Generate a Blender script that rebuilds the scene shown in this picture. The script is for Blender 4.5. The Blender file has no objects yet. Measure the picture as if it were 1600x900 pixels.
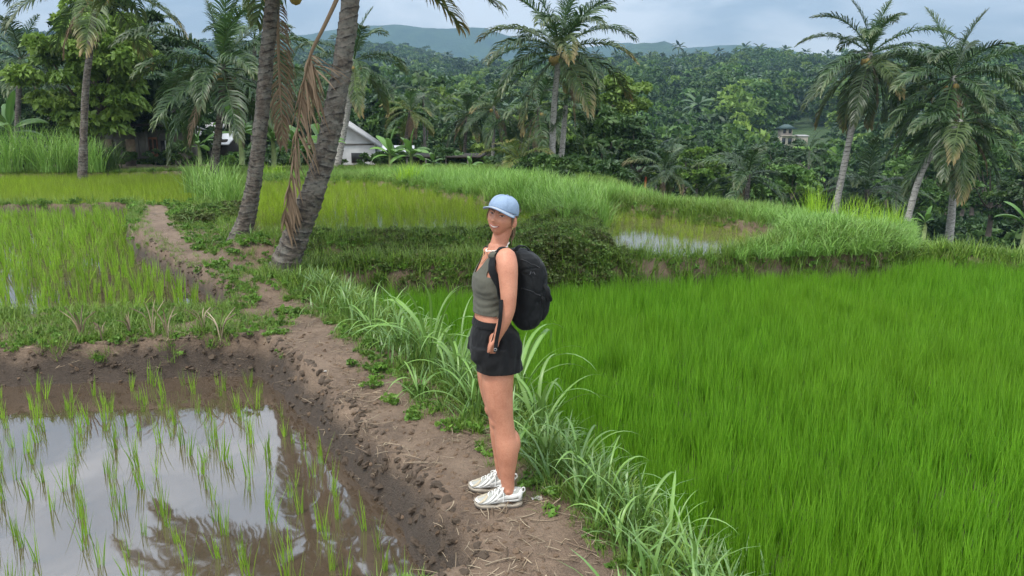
import bpy, bmesh, math, random
import numpy as np
from mathutils import Vector, Matrix, Quaternion

sc = bpy.context.scene
col = sc.collection
rs = np.random.RandomState(7)
R = math.radians

# ------------------------------------------------------------------ camera
CAM_H, FPX = 2.01, 1164.0
PITCH = math.atan(250 / FPX)
cp, sp = math.cos(PITCH), math.sin(PITCH)
cam_d = bpy.data.cameras.new('camera')
cam = bpy.data.objects.new('camera', cam_d)
col.objects.link(cam)
cam.location = (0, 0, CAM_H)
cam.rotation_euler = (math.pi / 2 - PITCH, 0, 0)
cam_d.sensor_width = 36
cam_d.lens = 36 * FPX / 1600
cam_d.clip_end = 20000
cam_d.clip_start = 0.05
sc.camera = cam

# ------------------------------------------------------------------ world, sun, exposure
SUN_EL, SUN_AZ = R(60), R(225)       # azimuth clockwise from +Y: behind and left of the camera
world = bpy.data.worlds.new('World')
sc.world = world
world.use_nodes = True
wn, wl = world.node_tree.nodes, world.node_tree.links
wn.clear()
out = wn.new('ShaderNodeOutputWorld')
bg = wn.new('ShaderNodeBackground')
bg.inputs['Strength'].default_value = 0.12
sky = wn.new('ShaderNodeTexSky')
sky.sky_type = 'NISHITA'
sky.sun_disc = False
sky.sun_elevation = SUN_EL
sky.sun_rotation = SUN_AZ
geo = wn.new('ShaderNodeTexCoord')
mp = wn.new('ShaderNodeMapping')
mp.inputs['Scale'].default_value = (1.0, 1.0, 3.2)
nz = wn.new('ShaderNodeTexNoise')
nz.inputs['Scale'].default_value = 3.1
nz.inputs['Detail'].default_value = 7
nz.inputs['Roughness'].default_value = 0.55
nz.inputs['Distortion'].default_value = 0.4
wl.new(geo.outputs['Generated'], mp.inputs['Vector'])
wl.new(mp.outputs['Vector'], nz.inputs['Vector'])
cr = wn.new('ShaderNodeValToRGB')
cr.color_ramp.elements[0].position = 0.40
cr.color_ramp.elements[0].color = (3.8, 4.4, 5.0, 1)
cr.color_ramp.elements[1].position = 0.60
cr.color_ramp.elements[1].color = (7.8, 8.05, 8.3, 1)
wl.new(nz.outputs['Fac'], cr.inputs['Fac'])
# overcast skies are brighter overhead than at the horizon
sx = wn.new('ShaderNodeSeparateXYZ')
wl.new(geo.outputs['Generated'], sx.inputs['Vector'])
mr = wn.new('ShaderNodeMapRange')
mr.inputs['From Min'].default_value = 0.0
mr.inputs['From Max'].default_value = 1.0
mr.inputs['To Min'].default_value = 0.68
mr.inputs['To Max'].default_value = 2.0
wl.new(sx.outputs['Z'], mr.inputs['Value'])
mu = wn.new('ShaderNodeVectorMath'); mu.operation = 'SCALE'
wl.new(cr.outputs['Color'], mu.inputs[0]); wl.new(mr.outputs['Result'], mu.inputs['Scale'])
mx = wn.new('ShaderNodeMix'); mx.data_type = 'RGBA'
mx.inputs['Factor'].default_value = 0.82
wl.new(sky.outputs['Color'], mx.inputs['A']); wl.new(mu.outputs['Vector'], mx.inputs['B'])
wl.new(mx.outputs['Result'], bg.inputs['Color'])
wl.new(bg.outputs['Background'], out.inputs['Surface'])

sun_d = bpy.data.lights.new('sun', 'SUN')
sun_d.energy = 1.3
sun_d.angle = R(10)
sun_d.color = (1.0, 0.95, 0.87)
sun = bpy.data.objects.new('sun', sun_d)
col.objects.link(sun)
sdir = Vector((math.sin(SUN_AZ) * math.cos(SUN_EL), math.cos(SUN_AZ) * math.cos(SUN_EL), math.sin(SUN_EL)))
sun.rotation_euler = sdir.to_track_quat('Z', 'Y').to_euler()

vs = sc.view_settings
vs.view_transform = 'Standard'
vs.look = 'None'
vs.gamma = 1
vs.use_curve_mapping = False
vs.exposure = 1.2
sc.cycles.max_bounces = 6
sc.cycles.diffuse_bounces = 3
sc.cycles.glossy_bounces = 3
sc.cycles.transmission_bounces = 3
sc.cycles.volume_bounces = 2
sc.cycles.use_denoising = True

# ------------------------------------------------------------------ helpers
def ray(px, py):
    xc, yc = (px - 800) / FPX, (450 - py) / FPX
    return np.array((xc, cp + yc * sp, -sp + yc * cp))
def at(px, py, z=0.0):               # where the sight line of a pixel of the photo meets height z
    d = ray(px, py); t = (z - CAM_H) / d[2]
    return np.array((d[0] * t, d[1] * t, z))
def atY(px, py, Y):                  # where it reaches distance Y
    d = ray(px, py); t = Y / d[1]
    return np.array((d[0] * t, Y, CAM_H + d[2] * t))
def poly(pts, z):
    return np.array([at(px, py, z)[:2] for px, py in pts])

def hash2(ix, iy, s):
    n = (ix.astype(np.int64) * 374761393 + iy.astype(np.int64) * 668265263 + s * 974711) & 0x7fffffff
    n = ((n ^ (n >> 13)) * 1274126177) & 0x7fffffff
    return ((n ^ (n >> 16)) & 0xffff) / 65535.0
def vnoise(x, y, f, s=0):
    x, y = np.asarray(x) * f, np.asarray(y) * f
    ix, iy = np.floor(x), np.floor(y)
    fx, fy = x - ix, y - iy
    fx, fy = fx * fx * (3 - 2 * fx), fy * fy * (3 - 2 * fy)
    a, b = hash2(ix, iy, s), hash2(ix + 1, iy, s)
    c, d = hash2(ix, iy + 1, s), hash2(ix + 1, iy + 1, s)
    return (a + (b - a) * fx) * (1 - fy) + (c + (d - c) * fx) * fy - 0.5
def fbm(x, y, f, o=4, s=0):
    v, a = 0, 1.0
    for k in range(o):
        v = v + a * vnoise(x, y, f * 2 ** k, s + k * 17); a *= 0.5
    return v
def sstep(a, b, x):
    t = np.clip((x - a) / (b - a), 0, 1)
    return t * t * (3 - 2 * t)
def sdist(P, x, y):                  # signed distance to polygon, negative inside
    x, y = np.asarray(x, float), np.asarray(y, float)
    best = np.full(x.shape, 1e9); ins = np.zeros(x.shape, bool)
    n = len(P)
    for i in range(n):
        ax, ay = P[i]; bx, by = P[(i + 1) % n]
        dx, dy = bx - ax, by - ay
        L = dx * dx + dy * dy + 1e-12
        t = np.clip(((x - ax) * dx + (y - ay) * dy) / L, 0, 1)
        best = np.minimum(best, np.hypot(x - ax - t * dx, y - ay - t * dy))
        c = (ay > y) != (by > y)
        ins ^= c & (x < (bx - ax) * (y - ay) / (by - ay + 1e-12) + ax)
    return np.where(ins, -best, best)
def ldist(P, x, y):                  # distance to a polyline
    x, y = np.asarray(x, float), np.asarray(y, float)
    best = np.full(x.shape, 1e9)
    for (ax, ay), (bx, by) in zip(P[:-1], P[1:]):
        dx, dy = bx - ax, by - ay
        t = np.clip(((x - ax) * dx + (y - ay) * dy) / (dx * dx + dy * dy + 1e-12), 0, 1)
        best = np.minimum(best, np.hypot(x - ax - t * dx, y - ay - t * dy))
    return best

def new_mesh(name, V, F, cols=None, smooth=True):
    """V (n,3); F list of face arrays (each (m,3) or (m,4)); cols (n,4) per vertex."""
    me = bpy.data.meshes.new(name)
    V = np.asarray(V, np.float32)
    Fs = [np.asarray(f, np.int32) for f in (F if isinstance(F, list) else [F]) if len(f)]
    nl = sum(f.size for f in Fs); nf = sum(len(f) for f in Fs)
    me.vertices.add(len(V)); me.vertices.foreach_set('co', V.ravel())
    me.loops.add(nl); me.polygons.add(nf)
    me.loops.foreach_set('vertex_index', np.concatenate([f.ravel() for f in Fs]))
    tot = np.concatenate([np.full(len(f), f.shape[1], np.int32) for f in Fs])
    st = np.concatenate([[0], np.cumsum(tot)[:-1]]).astype(np.int32)
    me.polygons.foreach_set('loop_start', st)
    me.update(calc_edges=True)
    me.validate()
    if smooth:
        me.polygons.foreach_set('use_smooth', np.ones(len(me.polygons), bool))
    if cols is not None:
        a = me.color_attributes.new('Col', 'FLOAT_COLOR', 'POINT')
        a.data.foreach_set('color', np.asarray(cols, np.float32).ravel())
    return me
class MB:
    """collects arrays of verts and faces"""
    def __init__(s): s.V, s.Q, s.T, s.C, s.n = [], [], [], [], 0
    def add(s, V, Q=None, T=None, C=None):
        V = np.asarray(V, float).reshape(-1, 3)
        if Q is not None and len(Q): s.Q.append(np.asarray(Q).reshape(-1, 4) + s.n)
        if T is not None and len(T): s.T.append(np.asarray(T).reshape(-1, 3) + s.n)
        if C is None: C = np.tile((0.5, 0.5, 0.5, 1), (len(V), 1))
        s.V.append(V); s.C.append(np.asarray(C, float).reshape(-1, 4)); s.n += len(V)
    def mesh(s, name, smooth=True):
        F = []
        if s.Q: F.append(np.concatenate(s.Q))
        if s.T: F.append(np.concatenate(s.T))
        return new_mesh(name, np.concatenate(s.V), F, np.concatenate(s.C), smooth)
    def grid(s, G, C=None, close_u=False, close_v=False):
        a, b = G.shape[:2]
        i, j = np.meshgrid(np.arange(a if close_u else a - 1), np.arange(b if close_v else b - 1), indexing='ij')
        i2, j2 = (i + 1) % a, (j + 1) % b
        Q = np.stack([i * b + j, i2 * b + j, i2 * b + j2, i * b + j2], -1).reshape(-1, 4)
        s.add(G.reshape(-1, 3), Q, None, C)
    def tube(s, pts, rad, n=8, cap=True, C=None, flat=1.0, up=None):
        pts = np.asarray(pts, float); m = len(pts)
        rad = np.broadcast_to(np.asarray(rad, float), (m,))
        T = np.gradient(pts, axis=0); T /= np.linalg.norm(T, axis=1)[:, None] + 1e-12
        ref = np.array((0.0, 0, 1) if up is None else up)
        if abs(T[0] @ ref) > 0.95: ref = np.array((1.0, 0, 0))
        N = np.cross(T[0], ref); N /= np.linalg.norm(N)
        rings = []
        for k in range(m):
            N = N - T[k] * (N @ T[k]); N /= np.linalg.norm(N) + 1e-12
            B = np.cross(T[k], N)
            a = np.arange(n) / n * 2 * np.pi
            rings.append(pts[k] + rad[k] * (np.cos(a)[:, None] * N + flat * np.sin(a)[:, None] * B))
        G = np.array(rings)
        base = s.n
        s.grid(G, None if C is None else np.tile(C, (m * n, 1)), close_v=True)
        if cap:
            for k, sg in ((0, -1), (m - 1, 1)):
                c = s.n
                s.add([pts[k]], C=None if C is None else [C])
                o = base + k * n; i = np.arange(n); j = (i + 1) % n
                t = np.stack([np.full(n, c), o + i, o + j] if sg > 0 else [np.full(n, c), o + j, o + i], -1)
                s.T.append(t)
    def box(s, c, size, rot=None, C=None):
        v = np.array([(x, y, z) for x in (-.5, .5) for y in (-.5, .5) for z in (-.5, .5)]) * np.asarray(size)
        if rot is not None: v = v @ np.asarray(rot).T
        s.add(v + np.asarray(c), [(0, 1, 3, 2), (4, 6, 7, 5), (0, 4, 5, 1), (2, 3, 7, 6), (0, 2, 6, 4), (1, 5, 7, 3)],
              None, None if C is None else np.tile(C, (8, 1)))

def link(name, me, mat=None, parent=None, loc=None, rot=None, scale=None):
    o = bpy.data.objects.new(name, me)
    col.objects.link(o)
    if mat is not None and me is not None and not me.materials: me.materials.append(mat)
    if parent is not None: o.parent = parent
    if loc is not None: o.location = [float(v) for v in loc]
    if rot is not None: o.rotation_euler = [float(v) for v in rot]
    if scale is not None: o.scale = (scale,) * 3 if np.isscalar(scale) else [float(v) for v in scale]
    return o
def tag(o, label, cat, group=None):
    o['label'] = label; o['category'] = cat
    if group: o['group'] = group
    return o
def thing(name, label, cat, loc, group=None, rz=0.0):
    o = bpy.data.objects.new(name, None)
    col.objects.link(o); o.location = [float(v) for v in loc]; o.rotation_euler = (0, 0, float(rz))
    return tag(o, label, cat, group)
def structure(name, me, mat):
    o = link(name, me, mat); o['kind'] = 'structure'; return o

# ------------------------------------------------------------------ materials
def mat_new(name):
    m = bpy.data.materials.new(name); m.use_nodes = True
    nt = m.node_tree
    return m, nt, nt.nodes, nt.links, nt.nodes['Principled BSDF']
def ramp(nt, fac, stops):
    r = nt.nodes.new('ShaderNodeValToRGB')
    while len(r.color_ramp.elements) < len(stops): r.color_ramp.elements.new(0.5)
    for e, (p, c) in zip(r.color_ramp.elements, stops):
        e.position = p; e.color = (*c, 1)
    nt.links.new(fac, r.inputs['Fac']); return r.outputs['Color']
def noise(nt, scale, detail=4, rough=0.55, coord='Object', sc3=None):
    tc = nt.nodes.new('ShaderNodeTexCoord'); n = nt.nodes.new('ShaderNodeTexNoise')
    n.inputs['Scale'].default_value = scale; n.inputs['Detail'].default_value = detail
    n.inputs['Roughness'].default_value = rough
    src = tc.outputs[coord]
    if sc3:
        m = nt.nodes.new('ShaderNodeMapping'); m.inputs['Scale'].default_value = sc3
        nt.links.new(src, m.inputs['Vector']); src = m.outputs['Vector']
    nt.links.new(src, n.inputs['Vector']); return n.outputs['Fac']
def bump(nt, b, h, strength=0.5, dist=0.02):
    n = nt.nodes.new('ShaderNodeBump')
    n.inputs['Strength'].default_value = strength; n.inputs['Distance'].default_value = dist
    nt.links.new(h, n.inputs['Height']); nt.links.new(n.outputs['Normal'], b.inputs['Normal'])
def mixc(nt, fac, a, b, mode='MIX'):
    n = nt.nodes.new('ShaderNodeMix'); n.data_type = 'RGBA'; n.blend_type = mode
    for s, v in (('Factor', fac), ('A', a), ('B', b)):
        if isinstance(v, (int, float)): n.inputs[s].default_value = v
        elif isinstance(v, tuple): n.inputs[s].default_value = (*v, 1)
        else: nt.links.new(v, n.inputs[s])
    return n.outputs['Result']
def leaf_mat(name, cols, tip=None, rough=0.5, spec=0.4, trans=0.35, vary=0.35, patch=None):
    """cols: list of colours picked per blade/leaf (attribute Col.r); the whole piece varies by its random; tip: colour at the tip (Col.g)."""
    m, nt, N, L, b = mat_new(name)
    at_ = N.new('ShaderNodeAttribute'); at_.attribute_name = 'Col'
    sep = N.new('ShaderNodeSeparateColor'); L.new(at_.outputs['Color'], sep.inputs['Color'])
    n = len(cols)
    c = ramp(nt, sep.outputs['Red'], [(k / max(n - 1, 1), cc) for k, cc in enumerate(cols)])
    if tip is not None:
        mt = N.new('ShaderNodeMapRange'); mt.inputs['From Min'].default_value = 0.55; mt.inputs['From Max'].default_value = 1.0
        mt.inputs['To Max'].default_value = 0.75
        L.new(sep.outputs['Green'], mt.inputs['Value'])
        c = mixc(nt, mt.outputs['Result'], c, tip)
    oi = N.new('ShaderNodeObjectInfo')
    mr_ = N.new('ShaderNodeMapRange'); mr_.inputs['To Min'].default_value = 1 - vary; mr_.inputs['To Max'].default_value = 1 + vary
    L.new(oi.outputs['Random'], mr_.inputs['Value'])
    v = N.new('ShaderNodeVectorMath'); v.operation = 'SCALE'
    L.new(c, v.inputs[0]); L.new(mr_.outputs['Result'], v.inputs['Scale'])
    c = v.outputs['Vector']
    if patch:                        # slow drift of hue over the field
        g = N.new('ShaderNodeNewGeometry'); nn = N.new('ShaderNodeTexNoise')
        nn.inputs['Scale'].default_value = patch[0]; nn.inputs['Detail'].default_value = 3
        L.new(g.outputs['Position'], nn.inputs['Vector'])
        f = N.new('ShaderNodeMapRange'); f.inputs['From Min'].default_value = 0.38; f.inputs['From Max'].default_value = 0.62
        f.inputs['To Max'].default_value = patch[2]
        L.new(nn.outputs['Fac'], f.inputs['Value'])
        c = mixc(nt, f.outputs['Result'], c, patch[1])
    L.new(c, b.inputs['Base Color'])
    b.inputs['Roughness'].default_value = rough
    b.inputs['Specular IOR Level'].default_value = spec
    if trans:
        tr = N.new('ShaderNodeBsdfTranslucent'); L.new(c, tr.inputs['Color'])
        mxs = N.new('ShaderNodeMixShader'); mxs.inputs['Fac'].default_value = trans
        L.new(b.outputs['BSDF'], mxs.inputs[1]); L.new(tr.outputs['BSDF'], mxs.inputs[2])
        L.new(mxs.outputs['Shader'], N['Material Output'].inputs['Surface'])
    return m
def plain(name, c, rough=0.6, spec=0.4, var=0.12, nscale=8.0, bmp=0.0, bdist=0.01, metal=0.0, sc3=None, bscale=None):
    m, nt, N, L, b = mat_new(name)
    f = noise(nt, nscale, 5, 0.6, sc3=sc3)
    cc = ramp(nt, f, [(0.3, tuple(x * (1 - var) for x in c)), (0.7, tuple(min(1, x * (1 + var)) for x in c))])
    L.new(cc, b.inputs['Base Color'])
    b.inputs['Roughness'].default_value = rough; b.inputs['Specular IOR Level'].default_value = spec
    b.inputs['Metallic'].default_value = metal
    if bmp: bump(nt, b, f if bscale is None else noise(nt, bscale, 4, 0.6), bmp, bdist)
    return m

# ------------------------------------------------------------------ scattered stuff (geometry nodes)
def scatter(name, variants, pts, mat=None, rz=None, scale=None, tilt=0.12):
    """variants: meshes; pts (n,3). One object of kind stuff whose pieces are instances."""
    n = len(pts)
    c = bpy.data.collections.new(name + '_pieces')
    for k, me in enumerate(variants):
        if mat is not None and not me.materials: me.materials.append(mat)
        c.objects.link(bpy.data.objects.new('%s_piece_%02d' % (name, k), me))
    me = bpy.data.meshes.new(name)
    me.vertices.add(n); me.vertices.foreach_set('co', np.asarray(pts, np.float32).ravel())
    rot = np.zeros((n, 3), np.float32)
    rot[:, :2] = rs.normal(0, tilt, (n, 2)); rot[:, 2] = rs.uniform(0, 2 * np.pi, n) if rz is None else rz
    s = rs.uniform(0.75, 1.25, n) if scale is None else scale
    a = me.attributes.new('rot', 'FLOAT_VECTOR', 'POINT'); a.data.foreach_set('vector', rot.ravel())
    a = me.attributes.new('size', 'FLOAT', 'POINT'); a.data.foreach_set('value', np.asarray(s, np.float32))
    a = me.attributes.new('pick', 'INT', 'POINT'); a.data.foreach_set('value', rs.randint(0, len(variants), n).astype(np.int32))
    o = bpy.data.objects.new(name, me); col.objects.link(o); o['kind'] = 'stuff'
    g = bpy.data.node_groups.new(name, 'GeometryNodeTree')
    g.interface.new_socket('Geometry', in_out='INPUT', socket_type='NodeSocketGeometry')
    g.interface.new_socket('Geometry', in_out='OUTPUT', socket_type='NodeSocketGeometry')
    gi, go = g.nodes.new('NodeGroupInput'), g.nodes.new('NodeGroupOutput')
    ip = g.nodes.new('GeometryNodeInstanceOnPoints')
    ci = g.nodes.new('GeometryNodeCollectionInfo')
    ci.inputs['Collection'].default_value = c
    ci.inputs['Separate Children'].default_value = True; ci.inputs['Reset Children'].default_value = True
    def attr(nm, ty):
        x = g.nodes.new('GeometryNodeInputNamedAttribute'); x.data_type = ty; x.inputs['Name'].default_value = nm
        return x.outputs['Attribute']
    g.links.new(gi.outputs[0], ip.inputs['Points']); g.links.new(ci.outputs[0], ip.inputs['Instance'])
    ip.inputs['Pick Instance'].default_value = True
    g.links.new(attr('pick', 'INT'), ip.inputs['Instance Index'])
    er = g.nodes.new('FunctionNodeEulerToRotation')
    g.links.new(attr('rot', 'FLOAT_VECTOR'), er.inputs[0]); g.links.new(er.outputs[0], ip.inputs['Rotation'])
    g.links.new(attr('size', 'FLOAT'), ip.inputs['Scale'])
    g.links.new(ip.outputs[0], go.inputs[0])
    md = o.modifiers.new('scatter', 'NODES'); md.node_group = g
    return o

def blades(n, h, w, lean=0.25, bend=0.6, rad=0.05, segs=3, r=None, hvar=0.3, mb=None, fold=0.0):
    """n grass blades rooted round the origin, as one mesh"""
    r = r or rs
    mb = mb or MB()
    az = r.uniform(0, 2 * np.pi, n); H = h * r.uniform(1 - hvar, 1 + hvar * 0.6, n)
    ln = np.abs(r.normal(0, lean, n)); bd = bend * r.uniform(0.3, 1.3, n)
    ra = rad * np.sqrt(r.uniform(0, 1, n)); a0 = r.uniform(0, 2 * np.pi, n)
    D = np.stack([np.cos(az), np.sin(az), 0 * az], -1)
    S = np.stack([-np.sin(az), np.cos(az), 0 * az], -1)
    P = np.stack([ra * np.cos(a0), ra * np.sin(a0), 0 * ra - 0.01], -1)
    tw = r.uniform(-0.6, 0.6, n)
    S = S * np.cos(tw)[:, None] + D * np.sin(tw)[:, None]
    rows, cols = [], []
    rv = r.uniform(0, 1, n)
    for k in range(segs + 1):
        t = k / segs
        ww = w * (0.75 + 0.25 * min(1, t * 4)) * (1 - max(0, t - 0.45) / 0.55) ** 0.8 if k < segs else 0.0008
        wd = ww * 0.5 * r.uniform(0.85, 1.15, n)
        rows.append(np.stack([P - S * wd[:, None], P + S * wd[:, None]], 1))
        cols.append(np.stack([np.stack([rv, np.full(n, t), rv * 0, rv * 0 + 1], -1)] * 2, 1))
        if k < segs:
            ang = ln + bd * ((k + 0.5) / segs) ** 1.5
            st = (H / segs)[:, None]
            P = P + st * (np.sin(ang)[:, None] * D + np.cos(ang)[:, None] * np.array((0, 0, 1.0)))
    G = np.stack(rows, 1); C = np.stack(cols, 1)         # n, segs+1, 2, 3
    m = segs + 1
    b = np.arange(n)[:, None] * (m * 2); k = np.arange(segs)[None, :] * 2
    Q = np.stack([b + k, b + k + 1, b + k + 3, b + k + 2], -1).reshape(-1, 4)
    mb.add(G.reshape(-1, 3), Q, None, C.reshape(-1, 4))
    return mb

# ------------------------------------------------------------------ layout of the terraces
Z_A, Z_B, Z_C, Z_D, Z_F, Z_G = -0.36, -0.25, -0.06, -0.36, 0.30, 0.12
PA = poly([(-500, 640), (0, 606), (200, 597), (340, 588), (398, 586), (440, 618), (495, 680), (555, 750), (615, 820),
           (668, 900), (700, 960), (300, 1150), (-500, 1050)], Z_A)
PB = poly([(-420, 540), (0, 524), (150, 516), (345, 512), (362, 490), (300, 448), (235, 416), (206, 392), (196, 368),
           (206, 345), (200, 334), (0, 336), (-420, 342)], Z_B)
PC = poly([(-420, 325), (200, 321), (338, 323), (312, 298), (288, 276), (-420, 280)], Z_C)
PD = np.concatenate([poly([(1150, 930), (985, 810), (850, 690), (735, 610), (640, 545), (545, 485)], Z_D),
    poly([(478, 437), (520, 434), (650, 432), (760, 430), (1000, 420), (1170, 412), (1400, 402), (1440, 388), (1600, 402), (1750, 415), (2300, 500)], 0.06),
    poly([(2500, 700), (2200, 1150), (1300, 1150)], Z_D)])
PF = poly([(400, 368), (480, 367), (570, 367), (760, 365), (860, 353), (800, 333), (740, 318), (640, 299), (585, 289),
           (400, 289), (385, 320)], Z_F)
PG = poly([(958, 392), (1000, 400), (1100, 398), (1175, 390), (1215, 370), (1100, 351), (1000, 338), (955, 333), (940, 360)], Z_G)
PONDS = [(PA, Z_A, 0.17, 0.10), (PB, Z_B, 0.14, 0.09), (PC, Z_C, 0.2, 0.08), (PD, Z_D, 0.4, 0.02), (PF, Z_F, 0.3, 0.09), (PG, Z_G, 0.3, 0.09)]
PATH_L = [(700, 930), (640, 800), (560, 690), (475, 600), (420, 535), (385, 490), (350, 455), (290, 425), (227, 388), (217, 352), (231, 322)]
PATH_R = [(985, 930), (872, 795), (760, 715), (640, 632), (560, 565), (490, 500), (425, 458), (350, 415), (292, 392), (265, 362), (258, 322)]
PATH = np.array([at(px, py, 0)[:2] for px, py in PATH_L] + [at(px, py, 0)[:2] for px, py in PATH_R[::-1]])
CTRL = []
for px, py, z in [(800, 900, 0), (640, 700, 0), (420, 490, 0), (300, 410, 0), (230, 330, 0), (100, 527, -0.02), (-300, 535, -0.02),
                  (250, 321, 0.02), (0, 321, 0.02), (-300, 323, 0.02), (370, 395, -0.02), (430, 425, -0.05), (340, 318, .12), (330, 300, .12),
                  (520, 415, .05), (560, 372, .34), (760, 368, .34), (650, 405, .12), (750, 405, .12), (880, 362, .42), (920, 372, .36), (960, 405, .11), (1080, 402, .12),
                  (1300, 398, .15), (1400, 395, .12), (1300, 360, .38), (1400, 372, .3), (1150, 350, .3), (1000, 325, .35), (880, 335, .55),
                  (750, 305, .5), (640, 287, .45), (560, 280, .4), (440, 280, .4), (350, 275, .2), (100, 268, .08), (-300, 270, .08), (0, 255, .1),
                  (1440, 384, .0), (1600, 396, .0), (1800, 410, 0), (1500, 376, .05), (1600, 385, .03), (1300, 900, -.2), (2200, 600, -.1)]:
    p = at(px, py, z); CTRL.append((p[0], p[1], z))
for px in (392, 430, 480, 520, 600, 640, 690, 730, 790, 830):
    p = at(px, 369, .34); CTRL.append((p[0], p[1], .34))
CTRL = np.array(CTRL)
def macro(x, y):
    """valley on the right, level ground on the left, wooded hill beyond"""
    u = x / np.maximum(y, 1)
    d = np.hypot(x, y)
    right = sstep(-0.16, 0.10, u)
    zr = np.interp(d, [15, 24, 34, 60, 100, 160, 250, 350, 450, 550, 640, 760, 1000, 1600, 9000],
                   [-0.6, -2.2, -3.8, -7, -10, -8, 3, 16, 30, 39, 36, 25, 10, 0, 0])
    zl = np.interp(d, [0, 45, 80, 140, 200, 300, 450, 650, 900, 1050, 1400, 2200, 9000],
                   [0.1, 0.1, -0.5, -1, 0, 8, 25, 48, 80, 86, 60, 0, 0])
    hump = sstep(60, 300, d) * (7 * vnoise(x, y, 1 / 130., 5) + 3 * vnoise(x, y, 1 / 50., 9))
    return zl + (zr - zl) * right + hump
def ground_z(x, y, rough=True):
    x, y = np.asarray(x, float), np.asarray(y, float)
    w0 = 0; z0 = 0
    for cx, cy, cz in CTRL:
        w = 1 / ((x - cx) ** 2 + (y - cy) ** 2 + 0.05) ** 1.6
        w0 = w0 + w; z0 = z0 + w * cz
    z = z0 / w0
    m = macro(x, y)
    d = np.hypot(x, y)
    edge = 36.0 - 19.0 * sstep(0.03, 0.22, x / np.maximum(y, 1)) - 3.2 * sstep(.34, .52, x / np.maximum(y, 1))
    f = sstep(edge * 0.95, edge * 1.35, d)
    z = z + (m - z) * f
    # worn hollow of the path
    pd = sdist(PATH, x, y)
    z = z - 0.03 * sstep(0.05, -0.25, pd)
    steep = np.zeros_like(z)
    ft = sstep(.75, .35, np.hypot(x + .07, y - 3.75)); z = z * (1 - ft)      # trodden flat where she stands
    for P, lv, w, dep in PONDS:
        sd = sdist(P, x, y) + (0.05 * fbm(x, y, 3.0, 3, 3) if rough else 0)
        k = sstep(w, -0.06, sd)
        steep = np.maximum(steep, k * (1 - k) * 4)
        z = z + (lv - dep - z) * k
    if rough:
        near = np.clip(1.5 - d / 30, 0.2, 1) * (1 - .8 * ft)
        z = z + near * (0.020 * fbm(x, y, 3, 3, 1) + steep * (0.13 * fbm(x, y, 5, 4, 2) + .10 * fbm(x, y, 12, 3, 12)) + 0.012 * fbm(x, y, 14, 2, 4))
    return z

def gz(x, y): return float(ground_z(np.array([x]), np.array([y]))[0])
def bez(pts, n):
    """smooth curve through points (Catmull-Rom)"""
    P = np.asarray(pts, float)
    P = np.concatenate([[2 * P[0] - P[1]], P, [2 * P[-1] - P[-2]]])
    o = []
    m = len(P) - 3
    for i in range(n):
        u = i / (n - 1) * m; k = min(int(u), m - 1); t = u - k
        a, b, c, d = P[k:k + 4]
        o.append(0.5 * (2 * b + (c - a) * t + (2 * a - 5 * b + 4 * c - d) * t * t + (3 * b - a - 3 * c + d) * t ** 3))
    return np.array(o)
# ground sheet: fine near the camera, coarser with distance
ys = np.exp(np.linspace(math.log(1.3), math.log(48), 430))
us = np.linspace(-1.15, 1.15, 430)
YY, UU = np.meshgrid(ys, us, indexing='ij')
XX = UU * (YY + 1.2)
ZZ = ground_z(XX, YY)
mb = MB(); mb.grid(np.stack([XX, YY, ZZ], -1)[:, ::-1])
soil, nt, N, L, b = mat_new('soil')
f1 = noise(nt, 2.2, 8, 0.65); f2 = noise(nt, 26, 6, 0.7); f3 = noise(nt, 90, 3, 0.6)
c = ramp(nt, f1, [(0.34, (0.10, 0.062, 0.037)), (0.52, (0.185, 0.122, 0.077)), (0.66, (0.27, 0.188, 0.124))])
c = mixc(nt, f2, c, ramp(nt, f2, [(0.3, (0.07, 0.044, 0.028)), (0.6, (0.22, 0.152, 0.1))]))
gp = N.new('ShaderNodeNewGeometry'); sz_ = N.new('ShaderNodeSeparateXYZ'); L.new(gp.outputs['Position'], sz_.inputs['Vector'])
wet = N.new('ShaderNodeMath'); wet.operation = 'MULTIPLY_ADD'; L.new(f1, wet.inputs[0]); wet.inputs[1].default_value = .34; L.new(sz_.outputs['Z'], wet.inputs[2])
wf = ramp(nt, wet.outputs[0], [(0.0, (.9, .9, .9)), (0.16, (0, 0, 0))])          # mud soaked near the water line
c = mixc(nt, wf, c, mixc(nt, f2, (0.028, 0.020, 0.014), (0.085, 0.060, 0.041)))
L.new(c, b.inputs['Base Color'])
b.inputs['Roughness'].default_value = 0.8
ad = N.new('ShaderNodeMath'); ad.operation = 'ADD'; L.new(f2, ad.inputs[0]); L.new(f3, ad.inputs[1])
bump(nt, b, ad.outputs[0], 0.9, 0.03)
structure('ground', mb.mesh('ground'), soil)

# far land: valley, hill and the long hill behind it
ys = np.concatenate([np.linspace(46, 120, 40), np.exp(np.linspace(math.log(122), math.log(3700), 120))])
us = np.linspace(-1.2, 1.2, 200)
YY, UU = np.meshgrid(ys, us, indexing='ij'); XX = UU * YY
ZZ = macro(XX, YY) - 0.05
mb = MB(); mb.grid(np.stack([XX, YY, ZZ], -1)[:, ::-1])
hillm, nt, N, L, b = mat_new('hill_undergrowth')
f1 = noise(nt, 0.05, 8, 0.65); f2 = noise(nt, 0.6, 6, 0.7)
c = ramp(nt, f1, [(0.35, (0.02, 0.045, 0.012)), (0.65, (0.055, 0.11, 0.02))])
L.new(mixc(nt, 0.4, c, ramp(nt, f2, [(0.3, (0.015, 0.03, 0.008)), (0.7, (0.07, 0.12, 0.03))])), b.inputs['Base Color'])
b.inputs['Roughness'].default_value = 0.9
bump(nt, b, f2, 1, 1.0)
structure('hillside', mb.mesh('hillside'), hillm)

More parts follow.
